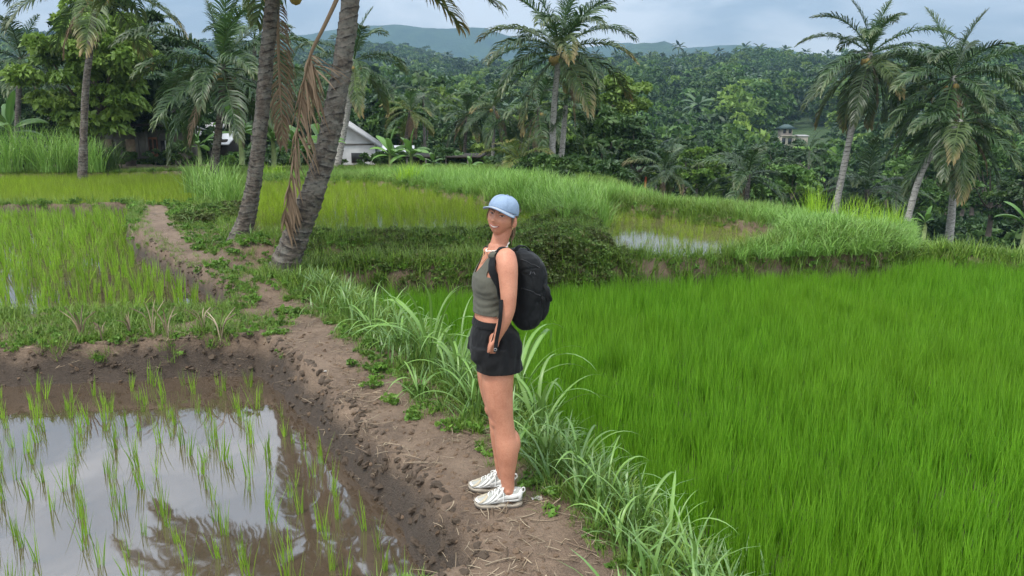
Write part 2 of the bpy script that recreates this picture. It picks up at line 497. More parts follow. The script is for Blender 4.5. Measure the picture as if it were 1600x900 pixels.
# water of the flooded terraces
def water_mat(name, c, ior, r=0.03, sc_=3.0, bs=0.06):
    m, nt, N, L, b = mat_new(name)
    f = noise(nt, 0.7, 4, 0.6)
    L.new(ramp(nt, f, [(0.3, tuple(x * 0.85 for x in c)), (0.7, tuple(x * 1.15 for x in c))]), b.inputs['Base Color'])
    b.inputs['Roughness'].default_value = r; b.inputs['IOR'].default_value = ior
    bump(nt, b, noise(nt, sc_, 3, 0.5, sc3=(1, 0.6, 1)), bs, 0.02)
    return m
wm = water_mat('muddy_water', (0.070, 0.049, 0.032), 2.8, .035, 2.2, .16)
wc = water_mat('paddy_water', (0.10, 0.09, 0.04), 1.5, 0.05)
def water(name, P, z, mat, grow=0.12):
    c = P.mean(0)
    Q = P + (P - c) / np.linalg.norm(P - c, axis=1)[:, None] * grow
    bm = bmesh.new()
    bm.faces.new([bm.verts.new((x, y, z)) for x, y in Q])
    bmesh.ops.recalc_face_normals(bm, faces=bm.faces)
    if bm.faces[:][0].normal.z < 0: bmesh.ops.reverse_faces(bm, faces=bm.faces[:])
    bmesh.ops.triangulate(bm, faces=bm.faces[:])
    me = bpy.data.meshes.new(name); bm.to_mesh(me); bm.free()
    structure(name, me, mat)
water('paddy_water', PA, Z_A, wm)
water('paddy_water', PB, Z_B, wm)
water('paddy_water', PC, Z_C, wc)
water('paddy_water', PF, Z_F, wc)
water('paddy_water', PG, Z_G, wc)

# distant mountains
def mountain(name, Y, pts, base=150, seed=0, depth=480, roughness=16):
    px = np.array([p[0] for p in pts]); 
    zt = np.array([atY(p[0], p[1], Y)[2] for p in pts]); xt = np.array([atY(p[0], 200, Y)[0] for p in pts])
    xs = np.linspace(xt[0], xt[-1], 260); vs_ = np.linspace(-1, 1, 41)
    X, Vv = np.meshgrid(xs, vs_, indexing='xy')
    top = np.interp(X, xt, zt) + roughness * fbm(X, X * 0 + seed, 1 / 160., 4, seed)
    prof = np.clip(1 - np.abs(Vv), 0, 1) ** 0.85
    YY = Y + Vv * depth + 60 * vnoise(X, Vv * 300, 1 / 200., seed + 3)
    Z = -20 + (top + 20) * prof + 30 * (1 - prof) * prof * 4 * fbm(X, YY, 1 / 170., 4, seed + 8)
    mb = MB(); mb.grid(np.stack([X, YY, Z], -1)); return structure(name, mb.mesh(name), mtm)
mtm, nt, N, L, b = mat_new('mountain_forest')
f1 = noise(nt, 0.02, 8, 0.7)
L.new(ramp(nt, f1, [(0.35, (0.02, 0.05, 0.02)), (0.65, (0.05, 0.10, 0.035))]), b.inputs['Base Color'])
b.inputs['Roughness'].default_value = 0.95; bump(nt, b, f1, 1, 8)
mountain('mountain', 1750, [(880, 140), (940, 92), (985, 64), (1035, 60), (1068, 76), (1085, 84), (1140, 78), (1195, 92), (1240, 108), (1290, 135)], seed=2)
mountain('mountain', 2350, [(980, 130), (1040, 72), (1100, 71), (1165, 70), (1220, 78), (1265, 84), (1320, 95), (1420, 92), (1460, 84), (1500, 96), (1550, 100), (1600, 106), (1700, 130)], seed=5, roughness=13)
mountain('mountain', 2500, [(300, 90), (430, 60), (540, 44), (620, 42), (690, 50), (760, 46), (830, 62), (900, 74), (980, 66), (1060, 90), (1100, 140)], seed=9)
# ------------------------------------------------------------------ plants: materials
M = {}
M['frond'] = leaf_mat('palm_leaf', [(0.022, 0.052, 0.014), (0.04, 0.085, 0.02), (0.065, 0.115, 0.028)], tip=(0.14, 0.15, 0.05), rough=0.42, spec=0.5, trans=0.25, vary=0.3)
M['frond_y'] = leaf_mat('yellowing_palm_leaf', [(0.07, 0.12, 0.025), (0.12, 0.17, 0.035), (0.2, 0.2, 0.05)], tip=(0.32, 0.2, 0.08), rough=0.5, trans=0.3, vary=0.2)
M['frond_tip'] = leaf_mat('browning_palm_leaf', [(0.05, 0.08, 0.02), (0.08, 0.12, 0.03)], tip=(0.36, 0.22, 0.09), rough=0.5, trans=0.25, vary=0.2)
M['dead'] = leaf_mat('dead_palm_leaf', [(0.13, 0.088, 0.055), (0.21, 0.145, 0.09), (0.29, 0.21, 0.14)], rough=0.8, spec=0.2, trans=0.15, vary=0.2)
M['tree_dark'] = leaf_mat('dark_tree_leaf', [(0.018, 0.042, 0.012), (0.034, 0.074, 0.017), (0.058, 0.105, 0.024)], rough=0.5, trans=0.2, vary=0.3)
M['tree_mid'] = leaf_mat('green_tree_leaf', [(0.036, 0.082, 0.018), (0.062, 0.128, 0.025), (0.105, 0.18, 0.034)], rough=0.5, trans=0.25, vary=0.35)
M['tree_pale'] = leaf_mat('pale_tree_leaf', [(0.085, 0.15, 0.022), (0.14, 0.225, 0.034), (0.20, 0.28, 0.05)], rough=0.5, trans=0.3, vary=0.25)
M['tree_lime'] = leaf_mat('lime_tree_leaf', [(0.08, 0.16, 0.02), (0.13, 0.24, 0.03), (0.19, 0.29, 0.04)], rough=0.5, trans=0.3, vary=0.2)
M['banana'] = leaf_mat('banana_leaf', [(0.07, 0.16, 0.03), (0.11, 0.22, 0.045), (0.15, 0.28, 0.06)], rough=0.4, spec=0.5, trans=0.3, vary=0.3)
M['rice'] = leaf_mat('rice_leaf', [(0.065, 0.20, 0.006), (0.11, 0.29, 0.010), (0.175, 0.38, 0.016)], tip=(0.14, 0.29, 0.02), rough=0.55, spec=0.25, trans=0.35, vary=0.2, patch=(0.35, (0.15, 0.29, 0.014), 0.4))
M['rice_y'] = leaf_mat('yellow_green_rice_leaf', [(0.15, 0.25, 0.012), (0.21, 0.32, 0.018), (0.28, 0.38, 0.028)], rough=0.6, spec=0.2, trans=0.3, vary=0.2, patch=(0.3, (0.2, 0.25, 0.05), 0.4))
M['seedling'] = leaf_mat('rice_seedling_leaf', [(0.13, 0.26, 0.015), (0.19, 0.34, 0.022), (0.26, 0.40, 0.035)], tip=(0.2, 0.3, 0.05), rough=0.55, spec=0.25, trans=0.35, vary=0.2)
M['grass'] = leaf_mat('grass_blade', [(0.09, 0.19, 0.018), (0.14, 0.25, 0.026), (0.21, 0.31, 0.045)], tip=(0.16, 0.22, 0.05), rough=0.5, spec=0.35, trans=0.3, vary=0.3, patch=(0.9, (0.13, 0.19, 0.04), 0.5))
M['tallgrass'] = leaf_mat('tall_grass_blade', [(0.12, 0.24, 0.035), (0.19, 0.34, 0.055), (0.28, 0.43, 0.095)], rough=0.45, spec=0.4, trans=0.3, vary=0.25, patch=(0.5, (0.12, 0.27, 0.04), 0.4))
M['brightgrass'] = leaf_mat('bright_grass_blade', [(0.19, 0.35, 0.02), (0.27, 0.44, 0.03), (0.35, 0.50, 0.05)], rough=0.5, spec=0.3, trans=0.35, vary=0.2)
M['broadgrass'] = leaf_mat('broad_grass_leaf', [(0.08, 0.18, 0.028), (0.12, 0.235, 0.04), (0.17, 0.29, 0.06)], tip=(0.17, 0.27, 0.11), rough=0.38, spec=0.55, trans=0.25, vary=0.22)
M['herb'] = leaf_mat('ground_cover_leaf', [(0.045, 0.10, 0.016), (0.085, 0.16, 0.026), (0.13, 0.22, 0.035), (0.13, 0.09, 0.04)], rough=0.55, trans=0.2, vary=0.4, patch=(1.3, (0.07, 0.05, 0.022), 0.55))
M['herb_g'] = leaf_mat('creeping_herb_leaf', [(0.07, 0.16, 0.02), (0.11, 0.22, 0.03), (0.16, 0.27, 0.04)], rough=0.5, trans=0.25, vary=0.3)
M['straw'] = leaf_mat('dry_straw', [(0.15, 0.105, 0.07), (0.27, 0.2, 0.13), (0.40, 0.32, 0.22), (0.10, 0.07, 0.045)], rough=0.8, spec=0.2, trans=0.0, vary=0.25)
def bark_mat(name, c1, c2, ring=0.0):
    m, nt, N, L, b = mat_new(name)
    at_ = N.new('ShaderNodeAttribute'); at_.attribute_name = 'Col'
    sep = N.new('ShaderNodeSeparateColor'); L.new(at_.outputs['Color'], sep.inputs['Color'])
    f = noise(nt, 9, 6, 0.7, sc3=(1, 1, 2.2)); f2 = noise(nt, 4.5, 5, 0.75)
    c = ramp(nt, f, [(0.38, c1), (0.62, c2)])
    c = mixc(nt, ramp(nt, f2, [(0.46, (0, 0, 0)), (0.58, (1, 1, 1))]), c, mixc(nt, 0.30, c, (0.30, 0.30, 0.26)))
    sc_ = N.new('ShaderNodeMath'); sc_.operation = 'MULTIPLY_ADD'     # dark leaf scars between paler rings
    L.new(noise(nt, 7, 4, 0.7, sc3=(1, 1, .6)), sc_.inputs[0]); sc_.inputs[1].default_value = 1.15; L.new(sep.outputs['Red'], sc_.inputs[2]); hf_ = N.new('ShaderNodeMath'); hf_.operation = 'MULTIPLY'; hf_.inputs[1].default_value = .5; L.new(sc_.outputs[0], hf_.inputs[0])
    c = mixc(nt, ramp(nt, hf_.outputs[0], [(0.63, (0, 0, 0)), (0.78, (1, 1, 1))]), c, tuple(x * 0.45 for x in c1))
    L.new(c, b.inputs['Base Color']); b.inputs['Roughness'].default_value = 0.9
    bump(nt, b, noise(nt, 22, 5, 0.7, sc3=(1, 1, 2.5)), 0.9, 0.02); return m
M['bark'] = bark_mat('palm_bark', (0.035, 0.027, 0.021), (0.155, 0.124, 0.095))
M['bark_pale'] = bark_mat('pale_palm_bark', (0.22, 0.205, 0.18), (0.40, 0.38, 0.34))
M['bark_dark'] = bark_mat('dark_palm_bark', (0.045, 0.037, 0.03), (0.14, 0.118, 0.1))
M['wood'] = plain('tree_bark', (0.12, 0.10, 0.08), 0.9, 0.2, 0.3, 6, 0.7, 0.03)
M['coconut'] = plain('coconut_husk', (0.28, 0.2, 0.05), 0.5, 0.4, 0.3, 8)
M['banana_stem'] = plain('banana_stem', (0.16, 0.2, 0.07), 0.6, 0.3, 0.35, 7)

# ------------------------------------------------------------------ palm fronds (unit length), by starting elevation
def frond_mesh(name, e0, sag, seed, mat, n=44, wide=0.215, droop=1.0, dead=False, taper_tip=0.35, stalk=0.14):
    r = np.random.RandomState(seed)
    K = 15
    s = np.linspace(0, 1, K)
    e = R(e0) - R(sag) * s ** 1.4
    if dead: e = np.maximum(e, R(-86))
    side = r.normal(0, 0.05) + r.normal(0, 0.08) * s
    T = np.stack([np.cos(e) * np.cos(side), np.cos(e) * np.sin(side), np.sin(e)], -1)
    P = np.concatenate([[np.zeros(3)], np.cumsum((T[:-1] + T[1:]) / 2 / (K - 1), axis=0)])
    mb = MB()
    mb.tube(P, 0.012 * (1 - 0.85 * s) + 0.001, n=4, cap=False, C=(0.9, 0.0, 0, 1), flat=0.7)
    t = np.linspace(stalk, 0.985, n)
    for sg in (-1, 1):
        tt = np.clip(t + r.normal(0, 0.006, n), 0.02, 0.99)
        p = np.stack([np.interp(tt, s, P[:, k]) for k in range(3)], -1)
        tg = np.stack([np.interp(tt, s, T[:, k]) for k in range(3)], -1)
        tg /= np.linalg.norm(tg, axis=1)[:, None]
        sd = np.cross(np.array((0, 0, 1.0)), tg); ln = np.linalg.norm(sd, axis=1)[:, None]
        sd = np.where(ln > 0.15, sd / (ln + 1e-9), np.array((0, 1.0, 0)))
        up = np.cross(tg, sd)
        x = (tt - stalk) / (1 - stalk)
        prof = np.clip((0.45 + 1.6 * x) , 0, 1) * (1 - (1 - taper_tip) * np.clip((x - 0.45) / 0.55, 0, 1) ** 1.4)
        L = wide * prof * r.uniform(0.88, 1.1, n)
        a = R(62) - R(36) * x + r.normal(0, 0.06, n)
        vup = (0.28 if not dead else 0.05) + r.normal(0, 0.1, n)
        d = tg * np.cos(a)[:, None] + sg * sd * np.sin(a)[:, None] + up * vup[:, None]
        d /= np.linalg.norm(d, axis=1)[:, None]
        g = np.array((0, 0, -1.0))
        dr = droop * r.uniform(0.6, 1.3, n)
        q0 = p
        q1 = q0 + d * (L * 0.45)[:, None]
        d2 = d + g * (0.55 * dr)[:, None]; d2 /= np.linalg.norm(d2, axis=1)[:, None]
        q2 = q1 + d2 * (L * 0.33)[:, None]
        d3 = d2 + g * (0.8 * dr)[:, None]; d3 /= np.linalg.norm(d3, axis=1)[:, None]
        q3 = q2 + d3 * (L * 0.25)[:, None]
        w = np.cross(d, up); w /= np.linalg.norm(w, axis=1)[:, None] + 1e-9
        w = w * 0.8 + up * r.normal(0, 0.35, n)[:, None]
        hw = (0.0075 if not dead else 0.005) * (62.0 / n) ** 0.4
        V = np.stack([q0 - w * hw * 0.7, q0 + w * hw * 0.7, q1 - w * hw, q1 + w * hw, q2 - w * hw * 0.8, q2 + w * hw * 0.8, q3], 1)
        rv = np.clip(r.normal(0.45, 0.25, n), 0, 1)
        tip = np.clip(0.25 + 0.75 * x, 0, 1)
        C = np.stack([np.stack([rv, tip * f, rv * 0, rv * 0 + 1], -1) for f in (.6, .6, .75, .75, .9, .9, 1.0)], 1)
        b = np.arange(n)[:, None] * 7
        Q = np.concatenate([b + np.array([0, 1, 3, 2]), b + np.array([2, 3, 5, 4])])
        Tt = b + np.array([4, 5, 6])
        mb.add(V.reshape(-1, 3), Q, Tt, C.reshape(-1, 4))
    me = mb.mesh(name); me.materials.append(mat); return me
FR = {}
def frond(kind, elev, lod=0):
    ek = int(round(elev / 20.0) * 20); v = random.randint(0, 1)
    key = (kind, ek, v, lod)
    if key not in FR:
        mat = {'g': M['frond'], 'y': M['frond_y'], 't': M['frond_tip'], 'd': M['dead']}[kind]
        sag = 75 if ek >= 40 else (70 if ek >= 0 else 45)
        if ek >= 75: sag = 32
        FR[key] = frond_mesh('frond', ek, sag, ek * 7 + v * 31 + ord(kind) + 1000, mat, n=(62, 78, 30)[lod],
                             droop=1.5 if kind == 'd' else (0.7 if ek >= 60 else 1.1), dead=kind == 'd', wide=0.235 if kind != 'd' else 0.17)
    return FR[key]
random.seed(3)

def trunk_mesh(pts, rad, rings=0.16, seed=0, n=12, steps=None, rough=1.0):
    """leaf-scarred palm stem: ring steps, bulges and a swollen foot"""
    r = np.random.RandomState(seed)
    P0 = bez(pts, 40); Ls = np.concatenate([[0], np.cumsum(np.linalg.norm(np.diff(P0, axis=0), axis=1))])
    m = int(steps or max(40, Ls[-1] / rings * 7))
    l = np.linspace(0, Ls[-1], m)
    P = np.stack([np.interp(l, Ls, P0[:, k]) for k in range(3)], -1)
    rr = np.interp(l / Ls[-1], np.linspace(0, 1, len(rad)), rad)
    T = np.gradient(P, axis=0); T /= np.linalg.norm(T, axis=1)[:, None]
    N = np.cross(T, (0, 1.0, 0)); N /= np.linalg.norm(N, axis=1)[:, None]; B = np.cross(T, N)
    a = np.arange(n) / n * 2 * np.pi
    ph = (l / rings)[:, None] + 0.35 * np.sin(a + 1.3)[None, :] + 1.1 * vnoise(l[:, None] * 1.6, np.cos(a)[None, :] * .8, 1.3, seed)
    saw = ph - np.floor(ph)
    rad2 = rr[:, None] * (1 + rough * (0.085 * (saw - 0.5) + 0.14 * fbm(l[:, None] * 3.5 + 0 * a, np.cos(a)[None, :] * 1.2 + np.sin(a)[None, :] * 2 + 0 * ph, 1.0, 3, seed + 1)))
    G = P[:, None] + rad2[..., None] * (np.cos(a)[None, :, None] * N[:, None] + np.sin(a)[None, :, None] * B[:, None])
    C = np.stack([saw, saw, saw, np.ones_like(saw)], -1).reshape(-1, 4)
    mb = MB(); mb.grid(G, C, close_v=True)
    return mb.mesh('trunk')

def palm(label, trunk, rad, L, n=18, group=None, kinds='g', lo=-45, hi=85, dead=0, nuts=0, bark='bark', lod=0, rings=0.16, az0=0.0, tn=10, rough=1.0, name='coconut_palm', azs=None):
    """trunk: points from foot to crown in the world; fronds, nuts and dead leaves are children"""
    trunk = [np.asarray(p, float) for p in trunk]
    base, top = trunk[0], trunk[-1]
    t = thing(name, label, 'palm tree', base, group)
    link('trunk', trunk_mesh([p - base for p in trunk], rad, rings, random.randint(0, 9999), tn, rough=rough), M[bark], t)
    c = top - base
    for k in range(n):
        f = (k + 0.5) / n
        el = hi - (hi - lo) * f ** 0.85 + random.uniform(-8, 8)
        az = az0 + k * 2.39996 + random.uniform(-0.25, 0.25)
        if azs is not None: az = azs[k % len(azs)] + random.uniform(-0.2, 0.2)
        kd = random.choice(kinds) if f > 0.25 else kinds[0]
        o = link('frond', frond(kd, el, lod), None, t, c + np.array((0, 0, -0.06 * L * f)), (random.uniform(-0.25, 0.25), 0, az), L * random.uniform(0.85, 1.1) * (0.8 if f < 0.12 else 1))
    for k in range(dead):
        az = random.uniform(0, 6.28)
        o = link('dead_frond', frond('d', random.choice((-40, -60, -60)), lod), None, t, c + np.array((0, 0, -0.08 * L)), (0, 0, az), L * random.uniform(0.6, 0.85))
        o['label'] = 'brown dead frond hanging against the trunk'
    for k in range(nuts):
        a = random.uniform(0, 6.28)
        mb = MB()
        th, ph = np.meshgrid(np.linspace(0, np.pi, 6), np.arange(8) / 8 * 2 * np.pi, indexing='ij')
        q = 0.035 * L
        mb.grid(np.stack([np.sin(th) * np.cos(ph) * q, np.sin(th) * np.sin(ph) * q, np.cos(th) * q * 1.25], -1), close_v=True)
        link('coconut', mb.mesh('coconut'), M['coconut'], t, c + np.array((math.cos(a) * .09 * L, math.sin(a) * .09 * L, -.1 * L - random.uniform(0, .06 * L))))
    return t
def px_palm(label, base, crown, Y, wpx, Lpx, bend=0.0, mid=None, foot=1.5, **kw):
    """a palm at distance Y whose foot and crown are seen at these pixels of the photo"""
    b, c = atY(*base, Y), atY(*crown, Y)
    g = gz(b[0], Y)
    b[2] = min(b[2], g + 0.05) if b[2] > g else b[2]
    q = Y / FPX * 1.02
    wpx *= .85
    if mid is not None: m = [atY(*p, Y) for p in mid]
    else: m = [(b + c) / 2 + np.array((bend * np.linalg.norm(c - b), 0, 0))]
    r = wpx * q / 2
    return palm(label, [b] + m + [c], [r * foot, r * 1.1, r, r * 0.95, r * 0.85], Lpx * q, **kw)

GP = 'coconut palms beyond the rice terraces'
# two leaning palms by the path
Y1, Y2 = 11.6, 9.9
b1 = at(364, 402, -0.08); Y1 = b1[1]
t1 = palm('leaning coconut palm with dark ringed trunk beside the path, left of the thicker one',
          [b1 + np.array((-.06, 0, -.12))] + [atY(px, py, Y1) for px, py in ((384, 345), (396, 290), (407, 200), (416, 100), (426, 0), (432, -60))],
          [0.195, 0.135, 0.118, 0.111, 0.107, 0.105, 0.105], 3.3, n=18, bark='bark', lod=1, rings=0.11, tn=24, rough=1.3, nuts=5, lo=12, hi=80, kinds='gggt', dead=1, group='leaning palms by the path')
b2 = at(434, 446, -0.08); Y2 = b2[1]
t2 = palm('thick leaning coconut palm with knobbly pale grey trunk and hanging dead frond',
          [b2 + np.array((-.03, 0, -.2))] + [atY(px, py, Y2) for px, py in ((452, 395), (476, 335), (500, 270), (522, 175), (535, 100), (546, 20), (556, -80), (560, -150))],
          [0.26, 0.18, 0.153, 0.137, 0.125, 0.116, 0.11, 0.108], 3.5, n=18, bark='bark', lod=1, rings=0.12, tn=24, nuts=6, lo=15, hi=80, kinds='ggt', rough=1.35, group='leaning palms by the path')
# its dead frond, broken and hanging down beside the trunk
def hanging_frond():
    r = np.random.RandomState(5)
    pts = [atY(px, py, Y2 - dy) for px, py, dy in ((552, -120, .1), (548, -60, .25), (530, -10, .35), (508, 38, .4), (488, 78, .4), (480, 105, .38), (474, 135, .34), (466, 195, .3), (457, 255, .26), (450, 305, .24), (443, 350, .2))]
    P = bez(pts, 60)
    mb = MB(); s = np.linspace(0, 1, 60)
    mb.tube(P, np.interp(s, [0, .1, .42, .5, 1], [.05, .045, .028, .022, .008]), n=6, C=(0.6, 0, 0, 1), flat=0.6)
    n = 150
    tt = np.sort(r.uniform(0.42, 1.0, n))
    for k in range(n):
        p = np.array([np.interp(tt[k], s, P[:, j]) for j in range(3)])
        x = (tt[k] - .42) / .58
        sgn = 1 if r.uniform() < 0.72 else -1
        L = (0.75 if sgn > 0 else 0.4) * (1 - 0.45 * x) * r.uniform(0.6, 1.1) * (0.55 + 0.45 * min(1, x * 5))
        d = np.array((sgn * r.uniform(0.12, 0.55), r.uniform(-0.3, 0.25), -0.8)); d /= np.linalg.norm(d)
        if x < 0.14 and r.uniform() < 0.4: d = np.array((r.uniform(.5, 1.0), r.uniform(-.3, .3), r.uniform(-.5, .1))); d /= np.linalg.norm(d)
        q = [p]
        for i in range(4):
            d2 = d + np.array((-0.10 * sgn * i * .5, 0, -0.16 * i)) + r.normal(0, 0.05, 3); d2 /= np.linalg.norm(d2)
            q.append(q[-1] + d2 * L / 4)
        q = np.array(q); w = np.array((0.8, r.normal(0, .7), 0.2)); w /= np.linalg.norm(w)
        hw = np.array((.009, .013, .012, .008, .001))[:, None]
        V = np.stack([q - w * hw, q + w * hw], 1).reshape(-1, 3)
        i = np.arange(4)[:, None] * 2
        mb.add(V, i + np.array([0, 1, 3, 2]), None, np.tile((r.uniform(), .3, 0, 1), (10, 1)))
    return mb.mesh('dead_frond')
me = hanging_frond(); me.transform(Matrix.Translation(-Vector(t2.location)))
o = link('dead_frond', me, M['dead'], t2); o['label'] = 'long brown dead frond hanging folded down beside the trunk'

# palms round the far edge of the terraces
px_palm('slim grey palm rising from the tall grass at far left', (126, 262), (153, -22), 30, 11.5, 150, bend=-.02, n=12, kinds='ggt', bark='bark', nuts=3, dead=1, lo=-35, group=GP)
px_palm('big dark green palm with hanging brown frond left of the leaning trunks', (330, 246), (347, 100), 27, 13, 150, mid=[(345, 170)], n=26, kinds='gggg', bark='bark', nuts=4, dead=2, lo=-42, group=GP)
px_palm('dusky palm at the far left edge with brown trunk', (22, 240), (32, 90), 42, 9, 95, n=18, bark='bark_dark', dead=1, lo=-50, group=GP)
px_palm('palm crown behind the thick leaning trunk, foot beside the white house', (526, 258), (553, 92), 35, 10, 100, bend=.02, n=18, kinds='gggt', bark='bark_pale', nuts=4, lo=-50, group=GP)
px_palm('tall full palm with browning frond tips in the middle of the view', (862, 284), (874, 76), 31, 10.5, 132, bend=-.015, n=26, kinds='ggtt', bark='bark_pale', nuts=5, dead=2, lo=-28, group=GP, foot=1.7)
px_palm('slim palm close behind the tall full palm, smaller crown', (872, 284), (884, 165), 31.8, 9.5, 55, bend=.01, n=9, bark='bark_pale', lo=-40, group=GP)
px_palm('broad drooping palm left of the tall full palm', (838, 272), (842, 168), 46, 8, 92, n=20, kinds='ggg', bark='bark_dark', nuts=3, dead=3, lo=-62, group=GP)
px_palm('palm with pale thin trunk and one brown hanging leaf, behind the shed', (762, 275), (772, 165), 48, 6, 72, bend=.02, n=16, kinds='ggt', bark='bark_pale', nuts=3, dead=2, lo=-45, group=GP)
px_palm('palm with thin trunk right behind the shed roof, drooping to the left', (722, 268), (730, 178), 50, 6, 62, n=15, kinds='ggt', bark='bark', dead=1, lo=-50, group=GP)
px_palm('yellowish young palm with skirt of brown dead leaves', (630, 250), (642, 172), 44, 8, 55, n=15, kinds='gyy', bark='bark', dead=6, lo=-40, group=GP)
px_palm('dark palm crown over the yellowish young palm', (664, 255), (662, 148), 60, 5, 48, n=14, bark='bark_dark', lo=-45, group=GP)
px_palm('short yellow-green young palm standing in front of the tall full palm', (808, 288), (812, 250), 30, 9, 78, n=13, kinds='yyg', bark='bark', lo=-15, hi=80, group=GP, dead=1)
px_palm('short palm behind the grass ridge, leftmost of the low palms', (950, 305), (952, 268), 36, 8, 62, n=14, lo=-20, hi=80, bark='bark_dark', group=GP)
px_palm('low dark palm with brown leaf, second of the low palms', (1036, 318), (1038, 265), 37, 8, 72, n=15, kinds='ggt', lo=-30, hi=80, bark='bark_dark', dead=1, group=GP)
px_palm('wide low palm with red-brown stump, at the middle of the valley edge', (1164, 325), (1170, 272), 35, 9, 85, n=15, kinds='ggg', lo=-25, hi=80, bark='bark_dark', dead=2, group=GP)
px_palm('tall slanting palm with long pale trunk at the right', (1296, 326), (1360, 82), 32, 11, 118, mid=[(1330, 205)], n=28, kinds='gggt', bark='bark_pale', nuts=4, dead=2, lo=-68, group=GP)
px_palm('tall ragged palm with straight ringed trunk at far right', (1485, 372), (1490, 118), 29, 12, 128, mid=[(1493, 250)], n=28, kinds='gggg', bark='bark_pale', nuts=2, dead=2, lo=-60, group=GP)
px_palm('leaning palm with drooping crown in front of the ragged palm at far right', (1408, 352), (1502, 188), 27.5, 11, 125, mid=[(1440, 270)], n=22, kinds='gggt', bark='bark_pale', dead=2, lo=-62, hi=50, group=GP)
px_palm('low dark palm between the slanting palms at the right', (1352, 335), (1355, 296), 34, 10, 78, n=15, lo=-10, hi=85, bark='bark_dark', group=GP)
px_palm('dark palm half hidden behind the big tree at left', (268, 240), (272, 140), 46, 7, 70, n=15, bark='bark_dark', lo=-55, group=GP)
px_palm('dark palm behind the leaning trunks', (448, 250), (450, 130), 42, 7, 80, n=17, kinds='ggg', bark='bark_dark', lo=-45, group=GP)
px_palm('dark palm behind the thin palm at upper left', (75, 240), (78, 120), 52, 6, 75, n=16, bark='bark_dark', lo=-55, group=GP)
px_palm('palm high above the far left wall', (205, 225), (226, 60), 62, 6, 75, n=15, bark='bark_dark', lo=-50, group=GP)
px_palm('dark palm standing between the big tree and the leaning trunks', (395, 250), (398, 60), 48, 7, 85, n=17, bark='bark_dark', lo=-50, group=GP)
px_palm('grey-green palm on the slope right of the tall slanting trunk', (1262, 300), (1265, 235), 75, 4, 40, n=12, bark='bark_dark', lo=-45, lod=2, group=GP)
px_palm('short palm with drooping grey leaves by the right low palm', (1400, 330), (1402, 300), 40, 6, 55, n=12, bark='bark_dark', lo=-50, lod=2, group=GP)

# ------------------------------------------------------------------ broadleaf trees
def crown_mesh(name, R0, H, n_cl, n_lf, lf, seed, mat, flat=0.6, shape=1.0, long=2.2, hang=0.5):
    """many small leaves in clumps spread through an uneven crown volume of radius R0 and height H (base at z=0)"""
    r = np.random.RandomState(seed)
    th = r.uniform(0, 2 * np.pi, n_cl); z = r.uniform(-0.95, 1, n_cl)
    rad = np.sqrt(np.clip(1 - z * z, 0, 1)) * r.uniform(0.55, 1.02, n_cl) * (1 + 0.28 * np.sin(th * 3 + seed) * r.uniform(.3, 1, n_cl))
    c = np.stack([rad * np.cos(th) * R0, rad * np.sin(th) * R0, (z * r.uniform(.75, 1.05, n_cl) * 0.5 + 0.5) * H], -1)
    cs = r.uniform(0.16, 0.32, n_cl) * R0 * shape
    N = n_cl * n_lf
    ci = np.repeat(np.arange(n_cl), n_lf)
    d = r.normal(0, 1, (N, 3)); d /= np.linalg.norm(d, axis=1)[:, None]
    d[:, 2] = np.where(d[:, 2] < -0.3, -d[:, 2], d[:, 2])
    rr = r.uniform(0.35, 1, N) ** 0.5
    p = c[ci] + d * (cs[ci] * rr)[:, None] * np.array((1, 1, flat))
    ax = d + r.normal(0, 0.6, (N, 3)) + np.array((0, 0, -hang)); ax /= np.linalg.norm(ax, axis=1)[:, None]
    nn = np.cross(ax, r.normal(0, 1, (N, 3))); nn /= np.linalg.norm(nn, axis=1)[:, None]
    s = lf * r.uniform(0.6, 1.35, N)
    up = np.cross(ax, nn)
    a = ax * (s * 0.5 * long / 2)[:, None]; b = nn * (s * 0.24)[:, None]
    k = up * (s * 0.1)[:, None]
    V = np.stack([p - a, p + b + k, p + a, p - b + k], 1)
    rv = np.clip(np.repeat(r.uniform(0, 1, n_cl), n_lf) * 0.65 + r.uniform(0, 0.35, N), 0, 1)
    C = np.stack([rv, 0 * rv, 0 * rv, 0 * rv + 1], -1)
    mb = MB(); mb.add(V.reshape(-1, 3), np.arange(N * 4).reshape(-1, 4), None, np.repeat(C, 4, 0))
    me = mb.mesh(name, False); me.materials.append(mat); return me, c
def tree_trunk(H, R0, c, seed, r0, nlimb=7):
    r = np.random.RandomState(seed)
    mb = MB()
    top = np.array((r.normal(0, .1) * R0, r.normal(0, .1) * R0, H))
    mb.tube(bez([(0, 0, -0.4), (r.normal(0, .05), 0, H * .4), top], 9), np.linspace(r0, r0 * 0.5, 9), 8)
    for k in r.choice(len(c), min(nlimb, len(c)), False):
        e = c[k]; s = np.array((0, 0, H * r.uniform(.55, .98))); s[:2] = top[:2] * s[2] / H
        m = (s + e) / 2 + np.array((0, 0, -0.08 * R0))
        mb.tube(bez([s, m, e], 7), np.linspace(r0 * 0.45, r0 * 0.08, 7), 6)
    return mb.mesh('trunk')
TREE = {}
def tree(label, base, H, Rr, kind, group=None, lf=0.34, ncl=46, nlf=75, z0=0.28, var=0, cat='tree', name='broadleaf_tree', r0=None, hang=.5):
    key = (kind, round(H, 1), round(Rr, 1), lf, ncl, nlf, var, z0)
    if key not in TREE:
        sd = len(TREE) * 13 + var
        me, c = crown_mesh('crown', Rr, H * (1 - z0), ncl, nlf, lf, sd, M[kind], hang=hang)
        TREE[key] = (me, tree_trunk(H * (z0 + .25), Rr, c + np.array((0, 0, H * z0)), sd, r0 or 0.035 * H))
    me, tm = TREE[key]
    t = thing(name, label, cat, base, group, random.uniform(0, 6.28))
    link('crown', me, None, t, (0, 0, H * z0))
    link('trunk', tm, M['wood'], t)
    return t
